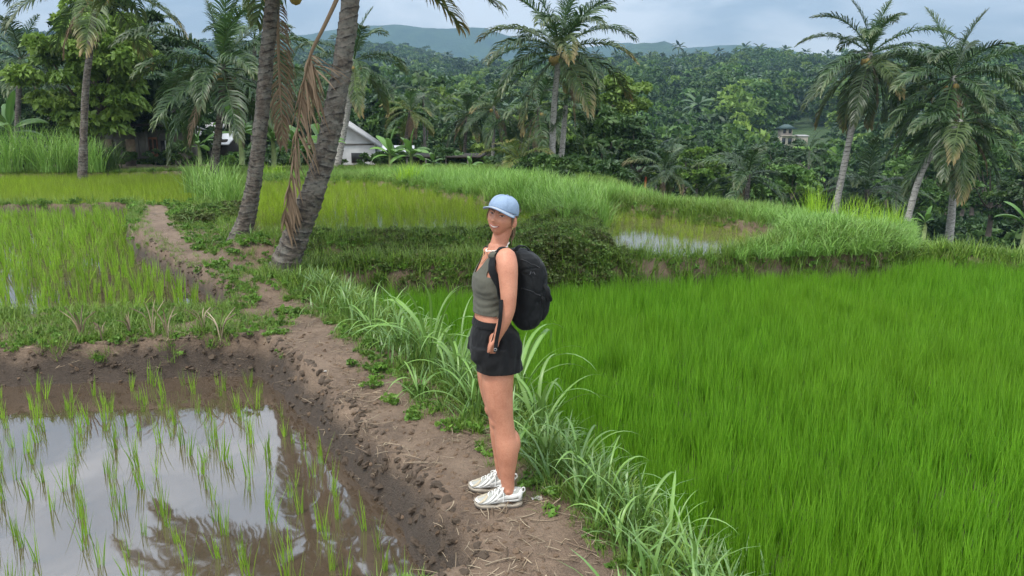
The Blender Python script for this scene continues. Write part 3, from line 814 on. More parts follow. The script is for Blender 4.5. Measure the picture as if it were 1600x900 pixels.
def px_tree(label, foot, top, Y, wpx, kind, **kw):
    b, c = atY(*foot, Y), atY(*top, Y)
    q = Y / FPX * 1.02
    return tree(label, b, c[2] - b[2], wpx * q / 2, kind, **kw)
GT = 'broadleaf trees round the terraces'
px_tree('big leafy tree with light green glossy leaves at upper left', (160, 262), (128, 12), 36, 165, 'tree_pale', lf=.34, ncl=120, nlf=190, z0=.16, hang=.9, group=GT)
px_tree('big dark leafy tree right behind the light green one at upper left', (205, 262), (212, -5), 39, 150, 'tree_dark', lf=.36, ncl=100, nlf=170, z0=.14, group=GT)
px_tree('tall rounded tree with pale top right of the tall full palm', (955, 300), (952, 122), 52, 110, 'tree_pale', lf=.36, ncl=60, nlf=110, z0=.5, group=GT)
px_tree('dark bushy tree under the pale topped tree', (930, 305), (925, 172), 48, 135, 'tree_mid', lf=.36, ncl=60, nlf=110, z0=.1, group=GT)
px_tree('dark green tree right of the tall full palm, low over the grass', (988, 310), (990, 190), 46, 90, 'tree_dark', lf=.34, ncl=50, nlf=100, z0=.1, group=GT)
px_tree('lime green bush tree between the low palms', (1088, 300), (1085, 232), 58, 70, 'tree_lime', lf=.34, ncl=40, nlf=90, z0=.15, group=GT)
px_tree('dark rounded shrub at the edge of the valley, right of the wide low palm', (1232, 335), (1232, 262), 42, 90, 'tree_mid', lf=.3, ncl=45, nlf=90, z0=.05, group=GT)
px_tree('mid green tree below the crown of the leaning palm at far right', (1420, 360), (1415, 245), 55, 100, 'tree_mid', lf=.34, ncl=45, nlf=90, z0=.1, group=GT)
px_tree('leafy tree at the right edge behind the ragged palm', (1545, 360), (1545, 225), 50, 120, 'tree_mid', lf=.34, ncl=55, nlf=100, z0=.1, group=GT)
px_tree('dark tree filling the right edge of the view, at the foot of the slope', (1600, 370), (1605, 270), 44, 100, 'tree_dark', lf=.32, ncl=50, nlf=90, z0=.05, group=GT)
px_tree('round dark tree just left of the white house', (470, 258), (470, 185), 55, 70, 'tree_dark', lf=.36, ncl=40, nlf=80, z0=.1, group=GT)
px_tree('tall mixed green tree behind the white house roof', (600, 250), (600, 175), 62, 70, 'tree_mid', lf=.36, ncl=40, nlf=80, z0=.1, group=GT)
px_tree('dark tree over the low wall house', (255, 245), (258, 165), 47, 70, 'tree_dark', lf=.36, ncl=40, nlf=90, z0=.15, group=GT)
px_tree('small dark tree right of the low wall house', (305, 245), (300, 185), 40, 60, 'tree_dark', lf=.3, ncl=36, nlf=80, z0=.1, group=GT)
px_tree('mid green tree left of the light green tree', (60, 245), (60, 150), 46, 90, 'tree_dark', lf=.36, ncl=45, nlf=90, z0=.1, group=GT)
# the belt of trees closing the view at mid distance
GB = 'trees of the wooded belt behind the terraces'
LMK = [(-30, 'at the left edge'), (40, 'behind the elephant grass'), (125, 'behind the slim grey palm'), (205, 'above the low grey house'), (275, 'above the strap shrub'), (340, 'behind the big dark green palm'),
       (400, 'behind the thinner leaning palm'), (460, 'between the leaning palms'), (510, 'behind the thick leaning palm'), (560, 'behind the white house'), (600, 'right of the white house'), (642, 'behind the yellowish palm'),
       (690, 'behind the open shed'), (730, 'right above the shed roof'), (772, 'behind the pale thin trunk'), (812, 'behind the short yellowish palm'), (868, 'behind the tall full palm'), (925, 'under the pale topped tree'), (985, 'behind the red brown post'),
       (1038, 'behind the second low palm'), (1088, 'behind the lime green bush'), (1130, 'left of the wide low palm'), (1168, 'behind the wide low palm'), (1210, 'below the far house'), (1255, 'below the far terraces'), (1300, 'at the slanting palm\'s foot'),
       (1352, 'behind the low dark palm'), (1400, 'at the leaning palm\'s foot'), (1445, 'behind the leaning palm'), (1488, 'behind the ragged palm'), (1540, 'right of the ragged palm'), (1590, 'at the right edge of the view')]
for k in range(78):
    if k < 40:
        px = -60 + k * 17.5 + random.uniform(-10, 10); Y = random.uniform(52, 85)
        ty = random.uniform(105, 175) if px < 480 else random.uniform(165, 205); fy = 245
        if 535 < px < 660: ty = random.uniform(150, 200)
    else:
        px = 660 + (k - 40) * 25.5 + random.uniform(-12, 12); Y = random.uniform(58, 95)
        ty = random.uniform(195, 262); fy = 330
        if px < 900: ty, fy = random.uniform(160, 205), 280
    kd = random.choice(['tree_dark', 'tree_dark', 'tree_mid', 'tree_mid', 'tree_pale'] if px > 520 else ['tree_dark', 'tree_dark', 'tree_mid'])
    b = atY(px, fy, Y); H = round(max(3.0, atY(px, ty, Y)[2] - b[2]), 0)
    w_ = min(LMK, key=lambda q: abs(q[0] - px))[1]
    tree('%s %s tree in the wooded belt %s' % ('tall' if H > 5 else 'low', {'tree_dark': 'dark green', 'tree_mid': 'mid green', 'tree_pale': 'pale green'}[kd], w_), b, H, round(H * random.choice((.36, .44)), 0) if H > 4 else 2.0, kd, GB, lf=.5, ncl=30, nlf=62, z0=.12)

byl = {}
for o in col.objects:
    if o.get('group') == GB: byl.setdefault(o['label'], []).append(o)
for lb_, os_ in byl.items():
    os_.sort(key=lambda q: q.location.y)
    if len(os_) > 1:
        for k, o in enumerate(os_): o['label'] = lb_ + (', nearer' if k == 0 else ', farthest' if k == len(os_) - 1 else ', middle one')
# ------------------------------------------------------------------ forest on the hill
def far_tree(seed, H, Rr, kind, ncl=16, nlf=30, lf=1.1):
    me, c = crown_mesh('far_crown', Rr, H * .85, ncl, nlf, lf, seed, M[kind], flat=.7, shape=1.25)
    me.transform(Matrix.Translation((0, 0, H * .15))); return me
def far_palm(seed):
    r = np.random.RandomState(seed); mb = MB()
    mb.tube([(0, 0, 0), (.2, 0, 4), (.5, 0, 8)], [.2, .15, .12], 5, C=(.5, 0, 0, 1))
    for k in range(13):
        az = k * 2.4; el = R(75 - k * 8); L = r.uniform(2.8, 3.5)
        s = np.linspace(0, 1, 6); e = el - R(70) * s ** 1.4
        P = np.cumsum(np.stack([np.cos(e) * math.cos(az), np.cos(e) * math.sin(az), np.sin(e)], -1) * L / 5, axis=0) + (.5, 0, 8)
        w = np.array((-math.sin(az), math.cos(az), 0)) * (np.array((.2, .7, .8, .7, .5, .1)) * .75)[:, None]
        dn = np.array((0, 0, -.35)) * np.array((.2, .8, 1, 1, .8, .2))[:, None]
        mb.grid(np.stack([P + w + dn, P, P - w + dn], 1), np.tile((r.uniform(), .5, 0, 1), (18, 1)))
    me = mb.mesh('far_palm', False); me.materials.append(M['frond']); return me
mt = [far_tree(101, 8, 3.6, 'tree_dark'), far_tree(102, 9.5, 3.4, 'tree_mid'), far_tree(103, 7, 3.8, 'tree_mid'), far_tree(104, 11, 3.4, 'tree_dark'),
      far_tree(105, 6, 3.0, 'tree_pale'), far_tree(106, 8.5, 4.4, 'tree_mid'), far_tree(107, 10, 4.0, 'tree_dark'), far_tree(108, 12, 5.2, 'tree_mid', 22), far_tree(109, 9, 5.0, 'tree_dark', 22), far_tree(110, 6, 3.6, 'tree_mid'), far_tree(111, 10, 4.6, 'tree_pale', 20), far_palm(1)]
pts = []
n = 30000
d = np.sqrt(rs.uniform(85 ** 2, 680 ** 2, n)); u = rs.uniform(-.75, 1.0, n)
keep = rs.uniform(0, 1, n) < np.interp(d, [85, 200, 400, 680], [.85, .5, .30, .22]) * np.where(u < -.2, .6, 1)
x, y = (u * d)[keep], d[keep]
px = 800 + x / y * FPX
clear = (np.abs(x / y - .40) < .06) & (y > 95) & (y < 215)         # the small terraces under the far house
ok = ~(clear & (rs.uniform(0, 1, len(x)) < .93))
x, y = x[ok], y[ok]
z = macro(x, y) - .1
dense = np.stack([x, y, z], -1)
print('forest', len(dense))
scatter('hill_forest', mt, dense, scale=rs.uniform(.65, 1.4, len(dense)) * np.interp(y, [85, 160], [.62, 1.0]), tilt=.06)
# the long far hill behind
n = 9000
d = np.sqrt(rs.uniform(680 ** 2, 1120 ** 2, n)); u = rs.uniform(-.8, .35, n)
x, y = u * d, d
scatter('far_hill_forest', mt, np.stack([x, y, macro(x, y)], -1), scale=rs.uniform(.9, 1.7, n), tilt=.06)

# palms that can be told apart on the slope
FPM = [far_palm(k) for k in (11, 12, 13, 14)]
for k, (px, py, Y, s, lab) in enumerate([
        (1050, 200, 150, .95, 'small single palm standing out of the forest left of the far house'), (1128, 250, 120, .8, 'small palm with thin pale stem at the foot of the slope, below the forest'),
        (1000, 235, 110, .8, 'small palm in the shade of the slope right of the pale topped tree'), (1205, 225, 150, .8, 'little palm just left of the far house'),
        (1100, 240, 130, .8, 'small ragged palm low on the wooded slope, above the wide low palm'), (1560, 205, 150, 1.0, 'small palm on the slope right of the ragged palm'),
        (1440, 235, 120, .8, 'small palm on the slope between the two right palms')]):
    p = atY(px, py, Y); g = float(macro(np.array([p[0]]), np.array([Y]))[0])
    tag(link('palm_tree', FPM[k % 4], None, None, (p[0], Y, min(g, p[2] - 1) if g > p[2] else g), (0, 0, k), s), lab, 'palm tree', 'palms on the far slope')
for k in range(26):
    px = 800 + (k - 3) * 31 + random.uniform(-12, 12)
    d = random.uniform(500, 560); xx = (px - 800) / FPX * d
    tag(link('palm_tree', FPM[k % 4], None, None, (xx, d, float(macro(np.array([xx]), np.array([d]))[0]) + 2.5), (0, 0, k * 1.3), random.uniform(1.1, 1.7)),
        'tiny palm crown rising over the forest on the ridge line', 'palm tree', 'palms along the ridge')

# small green terraces below the far house
terr = plain('terrace_grass', (0.11, 0.2, 0.03), .9, .2, .35, 1.2)
for k in range(7):
    Y = 112 + k * 11; c = atY(1255 + (k % 3) * 10, 300, Y); z = float(macro(np.array([c[0]]), np.array([Y]))[0]) + 1.0
    mb = MB(); xs = np.linspace(-9, 9, 19); w = 3.6 + fbm(xs, xs * 0 + k, .3, 2, k)
    mb.grid(np.stack([np.stack([c[0] + xs, Y - w, 0 * xs + z - 2.2], -1), np.stack([c[0] + xs, Y - w, 0 * xs + z], -1), np.stack([c[0] + xs, Y + 6 + 0 * xs, 0 * xs + z + .05], -1)], 1)[:, ::-1])
    structure('terrace', mb.mesh('terrace', False), terr)

# ------------------------------------------------------------------ houses
wall_w = plain('pale_plaster', (0.55, 0.56, 0.56), .85, .2, .12, 2.2, .3, .02)
wall_g = plain('stained_concrete', (0.13, 0.125, 0.11), .9, .2, .4, 1.6, .4, .03)
wall_b = plain('woven_bamboo', (0.25, 0.19, 0.14), .9, .2, .35, 3.5, .4, .02)
roof_t = plain('grey_roof_sheet', (0.30, 0.29, 0.28), .8, .3, .3, 2.5, .4, .03)
roof_w = plain('white_roof_sheet', (0.42, 0.43, 0.44), .7, .3, .1, 3)
woodr = plain('red_brown_boards', (0.17, 0.075, 0.045), .7, .3, .25, 6)
darkw = plain('dark_timber', (0.03, 0.025, 0.02), .8, .2, .3, 5)
glassd = plain('dark_opening', (0.012, 0.013, 0.014), .3, .5, .1, 3)
def boxobj(name, c, size, mat, parent, rz=0.0, label=None, rx=0.0):
    mb = MB(); mb.box((0, 0, 0), size)
    bm = bmesh.new(); me = mb.mesh(name, False); bm.from_mesh(me)
    bmesh.ops.bevel(bm, geom=bm.edges[:], offset=min(size) * .08, segments=1, affect='EDGES'); bm.to_mesh(me); bm.free()
    o = link(name, me, mat, parent, c, (rx, 0, rz))
    if label: o['label'] = label
    return o
# gabled white house beside the thick palm
def gable(name, w, d, h, rise, mat, parent):
    V = np.array([(-w / 2, -d / 2, 0), (w / 2, -d / 2, 0), (w / 2, -d / 2, h), (0, -d / 2, h + rise), (-w / 2, -d / 2, h),
                  (-w / 2, d / 2, 0), (w / 2, d / 2, 0), (w / 2, d / 2, h), (0, d / 2, h + rise), (-w / 2, d / 2, h)])
    bm = bmesh.new(); vs_ = [bm.verts.new(v) for v in V]
    for f in ((0, 1, 2, 3, 4), (9, 8, 7, 6, 5), (0, 4, 9, 5), (1, 6, 7, 2)): bm.faces.new([vs_[i] for i in f])
    me = bpy.data.meshes.new(name); bm.to_mesh(me); bm.free()
    return link(name, me, mat, parent)
Yh = 41.0
ph = atY(541, 262, Yh); pr = atY(541, 193, Yh)
H = thing('white_house', 'small white plastered house with pointed gable and white edged roof', 'house', (ph[0], Yh, ph[2]), None, R(8))
gable('wall', 3.3, 5.0, 1.30, 1.15, wall_w, H)
for sg in (-1, 1):
    a = math.atan2(1.15, 1.65) * sg
    ln = math.hypot(1.15, 1.65) + .35
    mb = MB(); mb.box((0, 0, 0), (ln, 5.6, .06), np.array(Matrix.Rotation(a, 3, 'Y')))
    o = link('roof', mb.mesh('roof', False), roof_t, H, (sg * .98, 0, 1.30 + 1.15 / 2 - .02))
    mb = MB(); mb.box((0, 0, 0), (ln, .05, .13), np.array(Matrix.Rotation(a, 3, 'Y')))
    link('barge_board', mb.mesh('barge_board', False), roof_w, o, (0, -2.83, .0))
boxobj('cornice', (0, -2.53, 1.30), (3.3, .06, .07), wall_g, H)
boxobj('window', (.75, -2.52, .62), (.55, .05, .5), glassd, H)
o = boxobj('lean_to_roof', (2.6, -1.6, .95), (2.2, 2.4, .07), roof_w, H, rx=R(10)); o['label'] = 'low white lean-to roof'
boxobj('lean_to_wall', (2.6, -1.2, .45), (1.8, .12, .9), wall_g, H)
# low wall house at left
Yw = 38.5
pw = atY(205, 248, Yw)
W = thing('low_house', 'low grey house with woven walls and red brown door behind the left field', 'house', (pw[0], Yw, pw[2]))
k = Yw / FPX
boxobj('wall', (-.2, 0, .7), (2.2, .2, 1.4), wall_g, W); boxobj('wall', (2.2, .1, .7), (2.4, .2, 1.4), wall_g, W)
for i, xx in enumerate((-1.05, -.5, .12)): boxobj('wall_panel', (xx, -.13, .55), (.48, .05, .85), wall_b if i != 1 else wall_g, W)
for xx in (-1.4, .45, .95, 3.4): boxobj('post', (xx, -.14, .75), (.14, .14, 1.55), wall_g, W)
d_ = boxobj('door', (1.25, -.12, .55), (.44, .06, 1.05), woodr, W); 
for xx in (-.11, .11): boxobj('door_panel', (xx, -.035, .1), (.14, .02, .65), darkw, d_)
f_ = boxobj('window', (1.85, -.03, .55), (.5, .06, .7), glassd, W); boxobj('frame', (0, -.04, 0), (.06, .03, .72), roof_w, f_)
r_ = boxobj('roof', (.9, .3, 1.55), (5.2, 1.7, .07), roof_t, W, rx=R(-9)); boxobj('eave_board', (0, -.86, 0), (5.22, .05, .11), darkw, r_)
# brown roofed house peeping out right of it
p3 = atY(335, 245, 43)
W = thing('tile_roofed_house', 'dark house with grey sloping roof and white sheet beside the ringed palm', 'house', (p3[0], 43, p3[2]))
boxobj('wall', (0, 0, .5), (2.4, 2.4, 1.0), darkw, W)
boxobj('roof', (-.45, -.3, 1.35), (1.9, 2.6, .08), roof_t, W, rx=R(24)); boxobj('roof_sheet', (.85, -.5, 1.05), (1.1, 2.0, .06), roof_w, W, rx=R(20))
for xx in (-1.2, .3): boxobj('post', (xx, -1.4, .45), (.1, .1, .9), wall_g, W)
# long shed with open sides
Ys = 36.0; p4 = atY(700, 280, Ys)
S = thing('open_shed', 'long dark open shed with low sheet roof behind the grass ridge', 'shed', (p4[0], Ys, p4[2]), None, R(-6))
sl = Ys / FPX
r_ = boxobj('roof', (-.1, 0, 1.12), (3.6, 1.6, .06), darkw, S, rx=R(4))
for xx in (-1.8, -.9, .05, 1.1): boxobj('post', (xx, -.7, .5), (.08, .08, 1.15), wall_g, S)
boxobj('rail', (-.2, -.85, .45), (3.6, .06, .07), wall_g, S); boxobj('back_wall', (-.1, .7, .45), (3.5, .08, 1.2), darkw, S)
boxobj('low_wall', (-.3, -.9, .12), (3.2, .12, .35), wall_g, S)
# far house on the slope
Yf = 170.0; p5 = atY(1226, 227, Yf)
Hs = thing('hillside_house', 'tiny two storey house with dark green roof on the far slope', 'house', (p5[0], Yf, p5[2]))
wb = plain('cream_plaster', (.42, .36, .30), .9, .2, .15, 1)
q = Yf / FPX
boxobj('wall', (0, 0, .45), (3.0, 2.6, 3.4), wb, Hs)
boxobj('wall', (0, .3, 2.9), (2.6, 2.2, 1.6), wb, Hs)
mb = MB(); mb.add([(-2, -1.8, 3.6), (2, -1.8, 3.6), (2, 1.8, 3.6), (-2, 1.8, 3.6), (-.5, 0, 4.6), (.5, 0, 4.6)], [(0, 1, 5, 4), (2, 3, 4, 5), (3, 2, 1, 0)], [(1, 2, 5), (3, 0, 4)])
link('roof', mb.mesh('roof', False), plain('green_tin', (.03, .06, .055), .6), Hs)
boxobj('balcony', (0, -1.5, 2.1), (3.2, .9, .16), wb, Hs)
for xx in (-.8, .6): boxobj('window', (xx, -1.32, .9), (.8, .06, 1.4), glassd, Hs)
for xx in (-.55, .7): boxobj('window', (xx, -.82, 3.05), (.6, .06, .9), glassd, Hs)
for xx in (-1.45, 1.45): boxobj('post', (xx, -1.85, .8), (.14, .14, 2.6), wb, Hs)
p6 = atY(1252, 224, Yf)
Ht = thing('hillside_hut', 'tiny pinkish hut just right of the two storey house on the far slope', 'house', (p6[0], Yf, p6[2]))
boxobj('wall', (0, 0, .6), (2.2, 2, 2.0), wb, Ht); boxobj('roof', (0, 0, 1.7), (2.6, 2.4, .16), roof_t, Ht, rx=R(6))

# ------------------------------------------------------------------ banana plants
def banana_leaf(seed, e0, sag):
    r = np.random.RandomState(seed); K = 12
    s = np.linspace(0, 1, K); e = R(e0) - R(sag) * s ** 1.3
    T = np.stack([np.cos(e), 0 * e, np.sin(e)], -1)
    P = np.concatenate([[np.zeros(3)], np.cumsum((T[:-1] + T[1:]) / 2 / (K - 1), axis=0)])
    w = np.interp(s, [0, .14, .2, .4, .75, .92, 1], [.012, .014, .08, .15, .15, .09, .0])
    up = np.stack([-np.sin(e), 0 * e, np.cos(e)], -1)
    sd = np.array((0, 1.0, 0))
    jag = 1 - .12 * r.uniform(0, 1, (K, 2))
    G = np.stack([P + sd * (w * jag[:, 0])[:, None] + up * (.35 * w)[:, None] * .6 + np.array((0, 0, -1)) * (.25 * w)[:, None] * r.uniform(.3, 2),
                  P + sd * (w * .5)[:, None] + up * (.25 * w)[:, None], P, P - sd * (w * .5)[:, None] + up * (.25 * w)[:, None],
                  P - sd * (w * jag[:, 1])[:, None] + up * (.35 * w)[:, None] * .6 + np.array((0, 0, -1)) * (.25 * w)[:, None] * r.uniform(.3, 2)], 1)
    mb = MB(); rv = r.uniform(0, 1)
    C = np.tile((rv, .3, 0, 1), (K * 5, 1)); C.reshape(K, 5, 4)[:, 2, 0] = min(1, rv + .4)
    mb.grid(G, C); mb.tube(P, np.linspace(.014, .003, K), 4, C=(.9, 0, 0, 1), cap=False)
    me = mb.mesh('leaf'); me.materials.append(M['banana']); return me
BL = {e: [banana_leaf(e + k, e, sg) for k in range(2)] for e, sg in ((85, 20), (65, 50), (45, 75), (20, 80))}
def banana(label, foot, top, Y, n=9, az0=0.0, group='banana plants round the terraces'):
    b = atY(*foot, Y); H = atY(*top, Y)[2] - b[2]
    t = thing('banana_plant', label, 'plant', b, group)
    mb = MB(); mb.tube([(0, 0, -.2), (.02, 0, H * .25), (0, 0, H * .5)], [.075 * H ** .5, .065 * H ** .5, .03 * H ** .5], 9)
    link('stem', mb.mesh('stem'), M['banana_stem'], t)
    for k in range(n):
        e = (85, 65, 65, 45, 45, 45, 20, 20, 45, 65)[k % 10]
        link('leaf', random.choice(BL[e]), None, t, (0, 0, H * (.5 - .015 * k)), (random.uniform(-.3, .3), 0, az0 + k * 2.3 + random.uniform(-.3, .3)), H * .60 * random.uniform(.85, 1.1))
banana('tall banana plant with broad pale leaves left of the leaning palms', (378, 250), (382, 150), 33, 10)
banana('banana plant with big round green leaves between the two leaning palms', (428, 256), (430, 168), 30, 10)
banana('banana plant with upright pale leaf close left of the hanging dead frond', (466, 262), (462, 185), 31, 9)
banana('banana plant squeezed between the dead frond and the thick trunk', (508, 262), (505, 185), 32, 9)
banana('large banana plant with upright rolled leaf right of the white house', (610, 270), (612, 205), 31, 10)
banana('second banana plant right of the white house, with two upright pale leaves', (643, 272), (645, 205), 31, 10)
banana('banana plant with dark broad leaves left of the open shed', (678, 274), (680, 232), 32, 8)
banana('small banana plant with star of pale leaves before the shed posts', (735, 278), (737, 240), 31, 8)
banana('young banana plant with one pale upright leaf beyond the right bund', (1443, 368), (1441, 326), 24, 5)
banana('banana plant with two long slanting leaves at the right edge', (1598, 385), (1598, 308), 19, 6)
banana('banana plant with bright yellowish leaf at far left', (22, 250), (22, 150), 36, 7)
banana('small banana plant left of the low house door', (312, 250), (312, 200), 34, 8)
# spiky dragon-fruit like shrub over the house: drooping straps
def strap_shrub(label, foot, top, Y, wpx, n=110):
    b = atY(*foot, Y); H = atY(*top, Y)[2] - b[2]; q = wpx * Y / FPX / 2
    t = thing('strap_leaf_shrub', label, 'shrub', b)
    mb = blades(n, q * 1.5, .09, lean=.7, bend=1.9, rad=q * .55, segs=4)
    link('leaves_mass', mb.mesh('foliage'), M['tree_mid'], t, (0, 0, H * .62)).name = 'foliage'
    mb = MB(); mb.tube([(0, 0, -.2), (.05, 0, H * .4), (0, 0, H * .65)], [.14, .11, .1], 7); link('trunk', mb.mesh('trunk'), M['wood'], t)
for k, (px, py, Y, H_, R_, lab) in enumerate([(190, 258, 36.5, .9, .7, 'round dark shrub before the left end of the low grey house'), (243, 256, 36.5, .7, .5, 'small shrub before the door of the low grey house'),
        (292, 256, 36.0, 1.1, .8, 'bushy shrub at the right end of the low grey house'), (520, 262, 36, .8, .7, 'low shrub at the left foot of the white house'), (575, 266, 34, .7, .6, 'low shrub at the right foot of the white house')]):
    b_ = atY(px, py, Y); tree(lab, b_, H_, R_, ('tree_mid', 'tree_dark')[k % 2], 'shrubs round the houses', lf=.16, ncl=22, nlf=60, z0=.05, cat='shrub', name='garden_shrub', var=k)
strap_shrub('shrub with drooping strap leaves at the right end of the low house', (278, 250), (280, 180), 37, 52)
# ------------------------------------------------------------------ rice
def in_view(x, y, m=0.06):
    return np.abs(x) < .74 * y + 1.5      # the view and a step to either side of it
def sample(P, dens, ymax=99, inset=0.0):
    """random points inside a polygon, dens(y) per square metre, only where the view can reach"""
    lo, hi = P.min(0), P.max(0); hi = np.minimum(hi, (30, ymax)); lo = np.maximum(lo, (-32, 1.8))
    dm = dens(np.array([lo[1], (lo[1] + hi[1]) / 2, hi[1]])).max()
    n = int((hi[0] - lo[0]) * (hi[1] - lo[1]) * dm)
    x, y = rs.uniform(lo[0], hi[0], n), rs.uniform(lo[1], hi[1], n)
    k = in_view(x, y) & (rs.uniform(0, dm, n) < dens(y))
    x, y = x[k], y[k]
    k = sdist(P, x, y) < -inset
    return x[k], y[k]
def drop(x, y, dz=0.0): return np.stack([x, y, ground_z(x, y) + dz], -1)

tuft = [blades(30, .375, .0062, lean=.10, bend=.24, rad=.11, segs=3).mesh('tuft') for _ in range(6)]
x, y = sample(PD, lambda y: np.interp(y, [2, 5, 9, 13], [120, 100, 75, 55]), inset=.02)
hgt = (0.92 + .16 * fbm(x, y, .6, 3, 31)) * rs.uniform(.85, 1.12, len(x))
scatter('rice_crop', tuft, drop(x, y), M['rice'], scale=hgt, tilt=.07)
tuft = [blades(18, .30, .006, lean=.2, bend=.35, rad=.07, segs=3).mesh('tuft') for _ in range(5)]
def rows(P, dx, dy, ang, jit, tight=False):
    """planting points in rows inside a polygon"""
    c = P.mean(0); s = 40
    i, j = np.meshgrid(np.arange(-s / dx, s / dx), np.arange(-s / dy, s / dy), indexing='ij')
    a, b = i.ravel() * dx, j.ravel() * dy
    x = a * math.cos(ang) - b * math.sin(ang) + c[0] + rs.normal(0, jit, a.size); y = a * math.sin(ang) + b * math.cos(ang) + c[1] + rs.normal(0, jit, a.size)
    k = (y > 2) & (y < 45) & in_view(x, y)
    if tight: k &= (np.abs(x) < .70 * y + .3) & (y > 2.75)
    x, y = x[k], y[k]
    k = sdist(P, x, y) < -.06
    return x[k], y[k]
x, y = rows(PC, .26, .20, .05, .035)
scatter('rice_crop', tuft, np.stack([x, y, 0 * x + Z_C - .04], -1), M['rice_y'], scale=rs.uniform(.8, 1.2, len(x)))
x, y = rows(PF, .22, .18, .2, .05)
k = rs.uniform(0, 1, len(x)) < 1 - .55 * (fbm(x, y, .35, 3, 77) > .35)
x, y = x[k], y[k]
scatter('rice_crop', tuft, np.stack([x, y, 0 * x + Z_F - .04], -1), M['rice_y'], scale=rs.uniform(.7, 1.05, len(x)))
x, y = rows(PG, .24, .20, .1, .04)
k = rs.uniform(0, 1, len(x)) < .55 + .4 * sstep(13.5, 16.5, y)
scatter('rice_crop', tuft, np.stack([x[k], y[k], 0 * x[k] + Z_G - .04], -1), M['rice_y'], scale=rs.uniform(.5, .8, k.sum()))

SG = 'rice seedlings standing in the flooded paddies'
sd_near = [blades(int(rs.randint(7, 13)), .215, .0056, lean=.13, bend=.22, rad=.022, segs=3).mesh('rice_seedling') for _ in range(9)]
sd_mid = [blades(int(rs.randint(15, 22)), .30, .0095, lean=.16, bend=.28, rad=.045, segs=3).mesh('rice_seedling') for _ in range(8)]
for me in sd_near + sd_mid: me.materials.append(M['seedling'])
x, y = rows(PA, .24, .215, .55, .045, True)
k = rs.uniform(0, 1, len(x)) < .93
A_ = [(a, b, Z_A - .03, 'n') for a, b in zip(x[k], y[k])]
x, y = rows(PB, .40, .27, -.62, .035)
o_ = np.argsort(np.hypot(x, y) + 50 * (np.abs(x) > .69 * y)); x, y = x[o_], y[o_]
nb = max(0, 300 - len(A_))
B_ = [(a, b, Z_B - .03, 'm') for a, b in zip(x[:nb], y[:nb])]
print('seedlings', len(A_), len(B_), len(x) - nb)
for a, b, c, kd in A_ + B_:
    me = random.choice(sd_near if kd == 'n' else sd_mid)
    o = link('rice_seedling', me, None, None, (a, b, c), (random.gauss(0, .06), random.gauss(0, .06), random.uniform(0, 6.28)), random.uniform(.75, 1.3))
    if kd == 'n': tag(o, 'thin young rice seedling standing in the muddy mirror paddy in front', 'rice plant', SG)
    else: tag(o, 'thick rice seedling in the crowded paddy behind the mud bank', 'rice plant', 'rice seedlings of the crowded paddy')
scatter('rice_crop', sd_mid, np.stack([x[nb:], y[nb:], 0 * x[nb:] + Z_B - .03], -1), M['seedling'], scale=rs.uniform(.85, 1.4, len(x) - nb))

# ------------------------------------------------------------------ grass on paths and banks
def land(dens, ymin=2.2, ymax=34):
    n = 0; X = []; Y = []
    for a, b in ((2.2, 4), (4, 6), (6, 9), (9, 13), (13, 18), (18, 25), (25, 34)):
        if b <= ymin or a >= ymax: continue
        w = .74 * b + 1.5; m = int(2 * w * (b - a) * dens((a + b) / 2))
        X.append(rs.uniform(-w, w, m)); Y.append(rs.uniform(a, b, m))
    x, y = np.concatenate(X), np.concatenate(Y)
    k = in_view(x, y)
    return x[k], y[k]
DD = {}
def masks(x, y):
    return dict(path=sdist(PATH, x, y), A=sdist(PA, x, y), B=sdist(PB, x, y), C=sdist(PC, x, y), D=sdist(PD, x, y), F=sdist(PF, x, y), G=sdist(PG, x, y))
x, y = land(lambda y: np.interp(y, [2, 5, 9, 14, 20, 30], [330, 270, 190, 120, 80, 50]))
m = masks(x, y)
pn = fbm(x, y, 1.6, 4, 41); pf = fbm(x, y, 5, 3, 42)
free = (m['A'] > .1) & (m['B'] > .04) & (m['C'] > .05) & (m['D'] > .0) & (m['F'] > .05) & (m['G'] > .05)
right = (m['D'] < 1.4) & (m['path'] > .02 + .10 * pf)          # strip between path and rice
dp = np.hypot(x, y)
den = np.where(right, 1.0, 0.0)
den = np.maximum(den, np.where((m['path'] > .03 + .12 * pf) & (dp > 6.3) & (m['A'] > 1.0), .9, 0))
den = np.maximum(den, np.where((m['path'] < 0) & (dp > 9.3) & (dp < 11.6), .45, 0))      # overgrown stretch of the path
den = np.maximum(den, np.where((m['B'] < .42) & (m['A'] > .30), .9, 0))
den = np.maximum(den, np.where((m['A'] > .10) & (m['A'] < .62) & (m['path'] > -.12) & (x > -2.6) & (pn > .06), .75, 0))
den = np.maximum(den, np.where((m['path'] < -.03) & (pn > .5), .4, 0))
den = np.where((dp > 17) & (m['path'] > .05), .95, den)
den = np.maximum(den, np.where((m['A'] > .10) & (m['B'] < 1.7) & (m['A'] < 1.2) & (x < -2.3) & (pn > -.55), .85, 0))
k = free & (rs.uniform(0, 1, len(x)) < den)
x, y = x[k], y[k]; dp = dp[k]; m = {a: b[k] for a, b in m.items()}
gt = [blades(12, .13, .0052, lean=.45, bend=.8, rad=.05, segs=3).mesh('grass_tuft') for _ in range(6)]
sz = rs.uniform(.5, 1.2, len(x)) * np.interp(dp, [3, 8, 14, 25], [.8, .95, 1.3, 1.7]) * np.where(m['D'] < .6, 1.75, 1.15) * np.interp(m['path'], [0, .3], [.7, 1.1]) * np.where((m['path'] < .7) & (dp > 10.5) & (m['D'] > 1.2), np.where((m['B'] < .45) & (m['path'] > 0), .95, .6), 1)
scatter('grass', gt, drop(x, y, -.005), M['grass'], scale=sz)
